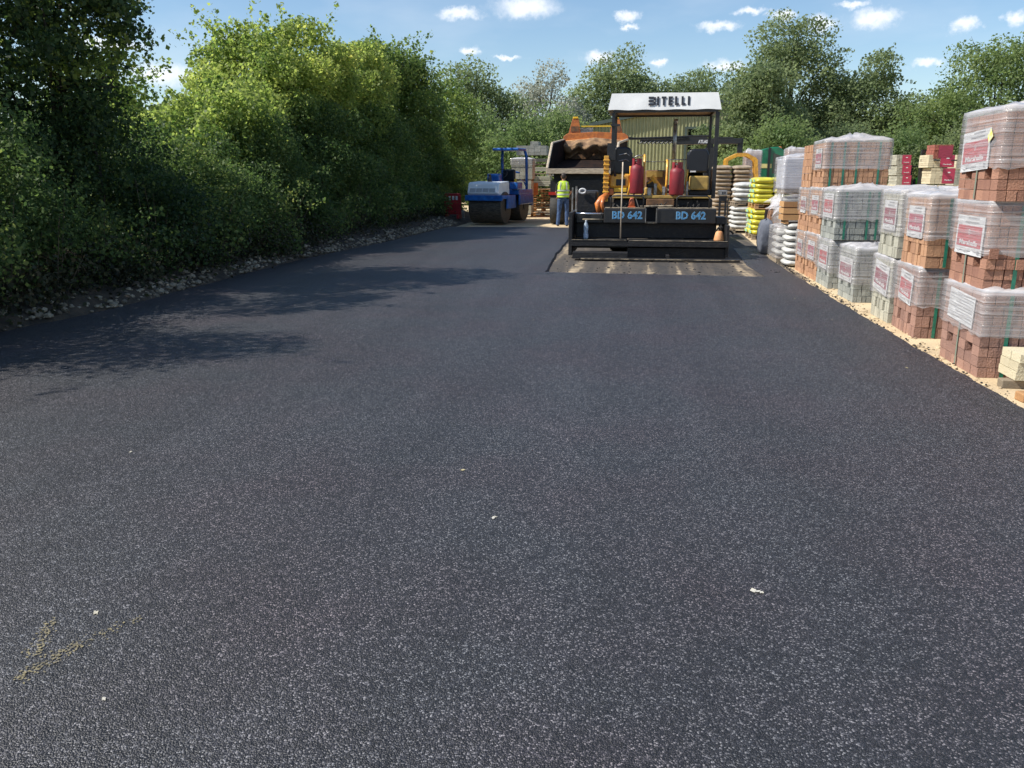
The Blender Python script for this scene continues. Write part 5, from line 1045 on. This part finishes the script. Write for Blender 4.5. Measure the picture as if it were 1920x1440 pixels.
MB().bx(pt(1090, 238, TZ).x, pt(1147, 238, TZ).x, TZ, TZ+.06, pt(1100, 238, TZ).z, pt(1100, 235.5, TZ).z).build('light_bar', mat('bright_yellow', (.78, .52, .04), None, 6, .5), tp)
MB().bx(pt(1088, 238, TZ).x, pt(1112, 238, TZ).x, TZ+.1, TZ+.2, pt(1100, 249, TZ).z, pt(1100, 239, TZ).z).build('mesh_panel', M['steel'], tp)
# rolled sheet: folded tarpaulin under the arch
vs = []; K, H = 30, 10; z0_, z1_ = pt(1100, 288, TZ-.4).z, pt(1100, 262, TZ-.4).z
for j in range(H+1):
    for i in range(K+1):
        u = i/K; v = j/H; sag = .26*abs(math.sin(u*math.pi*3.5+.4))+.06*math.sin(u*23); z = z1_-.05+(.14*(1-abs(2*u-1)))*(1-v)-(z1_-z0_)*v*(.75+sag*1.5)
        y = TZ-.2-.38*math.sin(math.pi*min(1, v*1.1))-.05*math.sin(u*31+v*4)-.04*math.cos(v*17+u*9); vs.append((fx0_+.02+(fx1_-fx0_-.04)*u, y, z))
MB().add(vs, [(j*(K+1)+i, j*(K+1)+i+1, (j+1)*(K+1)+i+1, (j+1)*(K+1)+i) for j in range(H) for i in range(K)]).build('rolled_sheet', M['tarp'], tp, smooth=True)
# chassis, wheels, cab
MB().bx(cxm_-.45, cxm_+.45, TY+.6, TZ+3.2, .75, 1.05).build('chassis_frame', M['tar'], tp)
MB().bx(W0+.1, W1-.1, TY+.15, TY+.3, .9, 1.5).bx(W0+.2, W1-.2, TY+.3, TY+.4, 1.25, 1.72).build('rear_underbody', M['tar'], tp)
for y in (TY+.9, TY+2.2, TZ+2.4):
    for x in (W0+.3, W1-.3):
        w_ = MB().lathe([(.3, -.26), (.5, -.24), (.52, 0), (.5, .24), (.3, .26)], (x, y, .48), 22, 'x').build('wheel', M['rubber'], tp, smooth=True); MB().lathe([(.27, -.265), (.29, 0), (.27, .265)], (x, y, .48), 14, 'x').build('rim', M['steel'], w_)
for x in (W0+.2, W1-.2): 
    l_ = MB().bx(x-.16, x+.16, TY+.13, TY+.148, 1.0, 1.1).build('tail_light', mat('red_lens', (.5, .02, .01), None, 4, .25), tp)
cb_ = MB().bx(cxm_-1.2, cxm_+1.2, TZ+.9, TZ+3.0, .8, 2.75).build('cab', M['orange'], tp, bevel=.08)
MB().bx(cxm_-1.0, cxm_+1.0, TZ+3.001, TZ+3.01, 1.7, 2.5).bx(cxm_-1.21, cxm_-1.201, TZ+1.6, TZ+2.8, 1.75, 2.45).bx(cxm_+1.201, cxm_+1.21, TZ+1.6, TZ+2.8, 1.75, 2.45).build('window', M['glass'], cb_)

# ------------------------------------------------------------------ green crane lorry beyond the paver
LY = 38
lo_ = thing('crane_lorry', 'green crane lorry parked crosswise with black folded boom lettered ATLAS', 'lorry', (0, 0, 0))
x0, x1, x2 = pt(1425, 300, LY).x, pt(1444, 300, LY).x, pt(1484, 300, LY).x; z1, z2, z0 = pt(1430, 280, LY).z, pt(1430, 276, LY).z, .7
c_ = MB().prism([(x0, z0), (x0, z1-.05), (x0+.1, z1), (x1, z2), (x1+.35, z2+.02), (x2-.15, z1-.2), (x2, z1-.9), (x2+.05, z0)], LY, LY+2.3).build('cab', M['green'], lo_, bevel=.04)
MB().prism([(x1+.12, z1-1.0), (x1+.12, z1-.15), (x2-.3, z1-.32), (x2-.08, z1-1.0)], LY-.012, LY-.002).build('window', M['glass'], c_)
MB().bx(x1-.1, x1+.0, LY-.06, LY-.002, z0, z2-.02).build('pillar', M['black'], c_)
MB().bx(x0+.05, x0+.5, LY-.02, LY-.002, pt(0, 317, LY).z, pt(0, 310, LY).z).build('yellow_marking', mat('pale_yellow', (.7, .62, .25), None, 5, .5), c_)
MB().lathe([(.08, 0), (.08, .12), (.05, .16)], (x1+.5, LY+.8, z1-.02), 12).build('beacon', M['orange'], c_)
MB().bx(x0-7.5, x2-.2, LY+.6, LY+1.7, .75, 1.0).build('chassis_frame', M['tar'], lo_)
MB().bx(x0-7.4, x0-.9, LY, LY+2.4, 1.05, 1.25).build('flat_bed', M['black'], lo_)
for x in (x0-6.6, x0-5.4, x1+.2):
    for y in (LY+.3, LY+2.1): w_ = MB().lathe([(.3, -.22), (.5, -.2), (.5, .2), (.3, .22)], (x, y, .46), 20, 'y').build('wheel', M['rubber'], lo_); MB().lathe([(.26, -.23), (.26, .23)], (x, y, .46), 12, 'y').build('rim', M['steel'], w_)
BY = LY+1.0
def bq(px, py): p_ = at(px, py, BY); return (p_.x, BY, p_.z)
mb = MB()
def bar(px0, px1, py0, py1, mb, d=.3, y=BY): mb.bx(bq(px0, 264)[0], bq(px1, 264)[0], y, y+d, at(px0, py1, BY).z, at(px0, py0, BY).z)
bar(1326, 1391, 259.5, 270, mb); bar(1340, 1375, 257, 259.4, mb, .2); bar(1268, 1325.9, 257, 271, mb, .36); bar(1289, 1330, 253.5, 256.9, mb)
bm1 = mb.build('outer_boom', M['black'], lo_, bevel=.02)
mb = MB(); bar(1178, 1268, 258.5, 262, mb, .14, BY+.05); bar(1200, 1262, 262.2, 266.5, mb, .12, BY+.05)
for k in range(9): mb.tube([bq(1195+k*8, 266), bq(1199+k*8, 269.5), bq(1204+k*8, 266)], .03, 5)
mb.tube([bq(1175, 257), bq(1190, 259), bq(1240, 257.5), bq(1290, 255.5)], .03, 5)
mb.build('inner_boom', M['black'], lo_)
mb = MB(); rg = random.Random(3)
for k in range(4): mb.tube([bq(1200+k*4, 261+k), bq(1230, 257+rg.uniform(0, 4)), bq(1262, 259+rg.uniform(0, 5)), bq(1292, 258+k)], .022, 5)
mb.build('hose', M['rubber'], lo_, smooth=True)
text('lettering', 'ATLAS', .15, bq(1327, 264)[0]-bq(1309, 264)[0], M['labelwhite'], bm1, ((bq(1309, 264)[0]+bq(1327, 264)[0])/2, BY-.012, at(1318, 265.5, BY).z), FACE_Y, .04, .003)
mb = MB(); a_ = bq(1332, 270)[0]; mb.bx(a_-.22, a_+.22, BY-.02, BY+.42, 1.25, at(1332, 259, BY).z-.4).bx(a_-.14, a_+.14, BY+.05, BY+.35, at(1332, 259, BY).z-.4, at(1332, 262, BY).z); mb.build('crane_column', M['black'], lo_, bevel=.03)
mb = MB(); bar(1384, 1394, 259, 290, mb, .2, BY+.05); mb.build('boom_tip', M['black'], lo_, bevel=.02)
# yellow arched lifting frame
GY = 32.5
def gq(px, py): p_ = at(px, py, GY); return (p_.x, GY, p_.z)
t = thing('lifting_frame', 'yellow arched lifting frame standing behind the brown sacks', 'lifting frame', (0, 0, 0))
mb = MB()
for dy in (0, .5):
    Q = [gq(1361, 345), gq(1362, 300), gq(1383, 290), gq(1400, 290), gq(1417, 299), gq(1419, 345)]; Q = [(a, b_+dy, c) for a, b_, c in Q]
    for i in range(5): mb.tube([Q[i], Q[i+1]], [.085, .085], 4)
mb.build('arch', M['yellow'], t); mb = MB()
for px, py in ((1362, 300), (1383, 290), (1400, 290), (1417, 299)): a = gq(px, py); mb.tube([a, (a[0], a[1]+.5, a[2])], .05, 6)
mb.build('cross_tie', M['yellow'], t); mb = MB()
for px in (1361, 1419): a = gq(px, 345); mb.bx(a[0]-.1, a[0]+.1, GY-.2, GY+.7, G0, a[2])
mb.build('foot', M['yellow'], t)

# ------------------------------------------------------------------ blue tandem roller
rl = thing('road_roller', 'blue tandem road roller with white hood parked in the shade by the hedge', 'roller', (-5.06, 29.65, 0), R(-11))
W2 = .61
def drum(y, lab):
    d_ = MB().lathe([(.40, -W2), (.535, -W2), (.55, -W2+.015), (.55, W2-.015), (.535, W2), (.40, W2)], (0, y, .55), 40, 'x').build('drum', M['drum'], rl, smooth=False)
    MB().lathe([(.385, -W2+.03), (.385, W2-.03)], (0, y, .55), 24, 'x').build('drum_web', M['blue'], d_)
    MB().lathe([(.12, -W2-.02), (.12, W2+.02)], (0, y, .55), 14, 'x').build('hub', M['black'], d_)
drum(0, 'front'); drum(2.05, 'rear')
mb = MB()
for s in (-1, 1): mb.bx(s*(W2+.07)-.03, s*(W2+.07)+.03, -.12, .75, .52, .98)
mb.bx(-.70, .70, -.60, .62, .86, .98).bx(-.70, .70, -.64, -.601, .80, .99)
mb.build('front_frame', M['blue'], rl, bevel=.02)
mb = MB().prism([(-.55, .985), (-.62, 1.06), (-.50, 1.38), (-.40, 1.43), (.55, 1.46), (.58, .985)], -.62, .54, 'x'); hd = mb.build('hood', M['hood'], rl, bevel=.035)
mb = MB(); ang = math.atan2(.12, .32)
for k in range(4):
    x = -.52+k*.24
    for j in range(4): mb.obx((x+.1, -.598+.012*j, 1.105+j*.033), (.22, .012, .016), (-ang, 0, 0))
mb.build('vent', M['black'], hd)
MB().tube([(0, .0, 1.45), (0, .02, 1.62), (.0, .0, 1.70)], [.08, .05, .045], 10).build('exhaust', M['black'], rl)
mb = MB().bx(-.5, .5, .75, 1.5, .5, .95).bx(-.30, .30, .7, .9, .3, .62); mb.build('articulated_joint', M['blue'], rl, bevel=.03)
mb = MB()
for s in (-1, 1): mb.bx(s*(W2+.08)-.035, s*(W2+.08)+.035, 1.2, 2.75, .62, .98)
mb.bx(-.70, .70, 1.15, 2.8, .98, 1.16).bx(-.72, .72, 2.66, 2.8, .55, .979).bx(.40, .72, .95, 1.5, 1.17, 1.42).bx(-.72, -.4, .95, 1.5, 1.17, 1.42)
mb.build('rear_frame', M['blue'], rl, bevel=.03)
MB().bx(-.24, .24, 1.6, 2.05, 1.17, 1.45).bx(-.24, .24, 2.0, 2.14, 1.451, 1.88).build('seat', M['vinyl'], rl, bevel=.05)
MB().bx(-.42, .06, .82, 1.1, 1.4, 1.72).build('dashboard', M['blue'], rl, bevel=.04)
mb = MB(); 
for k in range(18):
    a, b_ = 2*math.pi*k/18, 2*math.pi*(k+1)/18; mb.tube([(.22*math.cos(a), 1.22+.2*math.sin(a)*.6, 1.72+.2*math.sin(a)*.8), (.22*math.cos(b_), 1.22+.2*math.sin(b_)*.6, 1.72+.2*math.sin(b_)*.8)], .015, 5)
mb.tube([(0, 1.22, 1.72), (0, 1.02, 1.5)], .02, 6).tube([(-.2, 1.22, 1.72), (.2, 1.22, 1.72)], .012, 5); mb.build('steering_wheel', M['black'], rl)
for s in (-.36, .60):
    MB().tube([(s, 2.35, 1.0), (s, 2.35, 1.5), (s, 2.3, 2.35), (s*.92, 2.27, 2.54)], .055, 8).build('roll_bar_post', M['blue'], rl, smooth=True)
MB().bx(-.46, .56, 1.5, 2.42, 2.54, 2.64).build('roof_plate', M['blue'], rl, bevel=.03)
MB().tube([(.60, 2.35, 1.2), (.60, 2.0, 1.45), (.60, 1.6, 1.5)], .025, 6).tube([(.60, 1.55, 1.75), (.45, 1.5, 1.78)], .03, 6).build('side_rail', M['blue'], rl)
MB().lathe([(.045, 0), (.045, .09), (.02, .11)], (.55, 1.2, 1.43), 10).build('amber_lamp', M['beacon'], rl)

# red barrier and concrete block
bq0, bq1 = at(833, 380, 30), at(865, 380, 30)
t = thing('plastic_barrier', 'red plastic barrier with white reflective stripes against the hedge', 'barrier', ((bq0.x+bq1.x)/2, 30, .14), R(-6))
w_ = (bq1-bq0).length
ml = MB(); ml.bx(-w_/2, w_/2, -.03, .03, .15, .84); ml.bx(-w_/2+.02, w_/2-.02, -.045, -.031, .2, .25); ml.bx(-w_/2+.02, w_/2-.02, -.045, -.031, .45, .5).tube([(-w_/2+.03, 0, .86), (w_/2-.03, 0, .86)], .035, 8)
pb = ml.build('panel', M['redplastic'], t, bevel=.015); MB().bx(-w_/2+.04, -w_/2+.12, -.2, .2, 0, .149).bx(w_/2-.12, w_/2-.04, -.2, .2, 0, .149).build('foot', M['redplastic'], t, bevel=.01)
for k in range(3): MB().bx(-.14+k*.13, -.06+k*.13, -.036, -.0305, .66, .8).build('reflective_stripe', M['labelwhite'], pb)
p_ = gp(862, 414)
t = thing('water_container', 'grey-green plastic container standing between the red barrier and the roller', 'container', (p_.x, p_.y+.15, 0))
MB().bx(-.15, .15, -.12, .12, 0, .38).build('tank', M['concrete'], t, bevel=.04); MB().lathe([(.035, .38), (.035, .42)], (0.06, 0, 0), 10).build('cap', M['black'], t); MB().tube([(-.09, 0, .37), (-.09, 0, .43), (.0, 0, .43), (.0, 0, .37)], .014, 6).build('handle', M['concrete'], t)

# ------------------------------------------------------------------ slab stacks and pallets beyond the roller
SG2 = 'stone and timber stacks beyond the roller'
def ppack(label, px0, px1, py0, py1, Y, kind, seed, nl=6, d=1.0, film=False):
    a, b_ = at(px0, 350, Y).x, at(px1, 350, Y).x; z0, z1 = at(px0, py1, Y).z, at(px0, py0, Y).z
    z0 = max(z0, G0)
    t = thing('stone_pack', label, 'stone pack', ((a+b_)/2, Y+d/2, z0), 0, SG2); blocks_mb(d, b_-a, z1-z0, nl, seed, ny=5, nx=5, hole_layer=-1).build('blocks', brick_mat(kind), t, recalc=False); core_mb(d, b_-a, z1-z0).build('inner_blocks', brick_mat(kind), t)
    if film: film_mb(d+.02, b_-a+.02, (z1-z0)*.7, z1-z0+.01, seed, .03).build('stretch_wrap', film_mat(), t, smooth=True, recalc=False)
    return t
SY_ = 35
ppack('pale stone pack with film top seen through the roller frame, upper one', 959, 998, 298, 336, SY_, 'buff', 201, 5, film=True)
ppack('pale stone pack right of the roller, second from the ground', 962, 996, 339, 366, SY_, 'buff', 202, 4)
ppack('pale stone pack right of the roller resting on the ground', 962, 996, 368, 400, SY_, 'buff', 203, 4)
for k, z in enumerate((337.5, 367)):
    a, b_ = at(962, 350, SY_).x, at(996, 350, SY_).x; pallet(['thin board pallet between the upper pale stone packs', 'thin board pallet between the lower pale stone packs'][k], (a+b_)/2, SY_+.5, at(962, z, SY_).z-.07, 1.0, b_-a, group=None)
ppack('grey paving pack on top of the slab rack, highest of the stacks', 994, 1009, 265, 276, 38, 'grey', 204, 2)
ppack('wide grey paving pack below the highest one on the slab rack', 968, 1024, 273, 291, 38, 'grey', 205, 3)
a, b_ = at(998, 350, 38).x, at(1032, 350, 38).x
for k, (y0, y1, nm) in enumerate(((297, 303, 'topmost'), (313, 321, 'second'), (330, 337, 'third'), (338, 349, 'lowest'))):
    t = thing('stone_slab', f'pale stone slab bundle on the timber rack, {nm} of the four', 'stone slabs', ((a+b_)/2, 38.5, at(1000, y1, 38).z), 0, 'stone slab bundles on the timber rack')
    h = at(1000, y0, 38).z-at(1000, y1, 38).z; mb = MB()
    for j in range(3): mb.bx(-(b_-a)/2+random.uniform(0, .08), (b_-a)/2-random.uniform(0, .08), -.4, .4, h*j/3+.002, h*(j+1)/3-.01)
    mb.build('slabs', brick_mat('buff'), t, recalc=False); MB().bx(-(b_-a)/2, (b_-a)/2, -.38, .38, -.13, -.09).bx(-(b_-a)/2, -(b_-a)/2+.1, -.38, .38, -.2, -.131).bx((b_-a)/2-.1, (b_-a)/2, -.38, .38, -.2, -.131).build('bearers', M['greywood'], t)
a, b_ = at(996, 350, 36).x, at(1037, 350, 36).x
for k in range(6):
    pallet(f"new orange timber pallet, {['lowest', 'second', 'third', 'fourth', 'fifth', 'topmost'][k]} in the stack behind the man", (a+b_)/2+random.uniform(-.03, .03), 36.5, G0+k*.2, 1.0, b_-a, 'wood', 'stack of timber pallets behind the man')
t = thing('warning_board', 'orange-red board leaning on the timber pallets beside the stone pack', 'board', (at(1001, 360, 35.6).x, 35.9, G0+1.0))
MB().bx(-.14, .14, 0, .03, -.1, .4).build('panel', M['orange'], t, bevel=.01); MB().bx(-.14, -.08, .031, .06, -.1, .38).build('batten', M['wood'], t)
ppack('pale grey block pack standing behind the tipper body on the left', 1042, 1062, 270, 420, 37, 'grey', 206, 14)
ppack('low stone pack behind the slab rack', 1024, 1042, 305, 330, 42, 'grey', 207, 4)
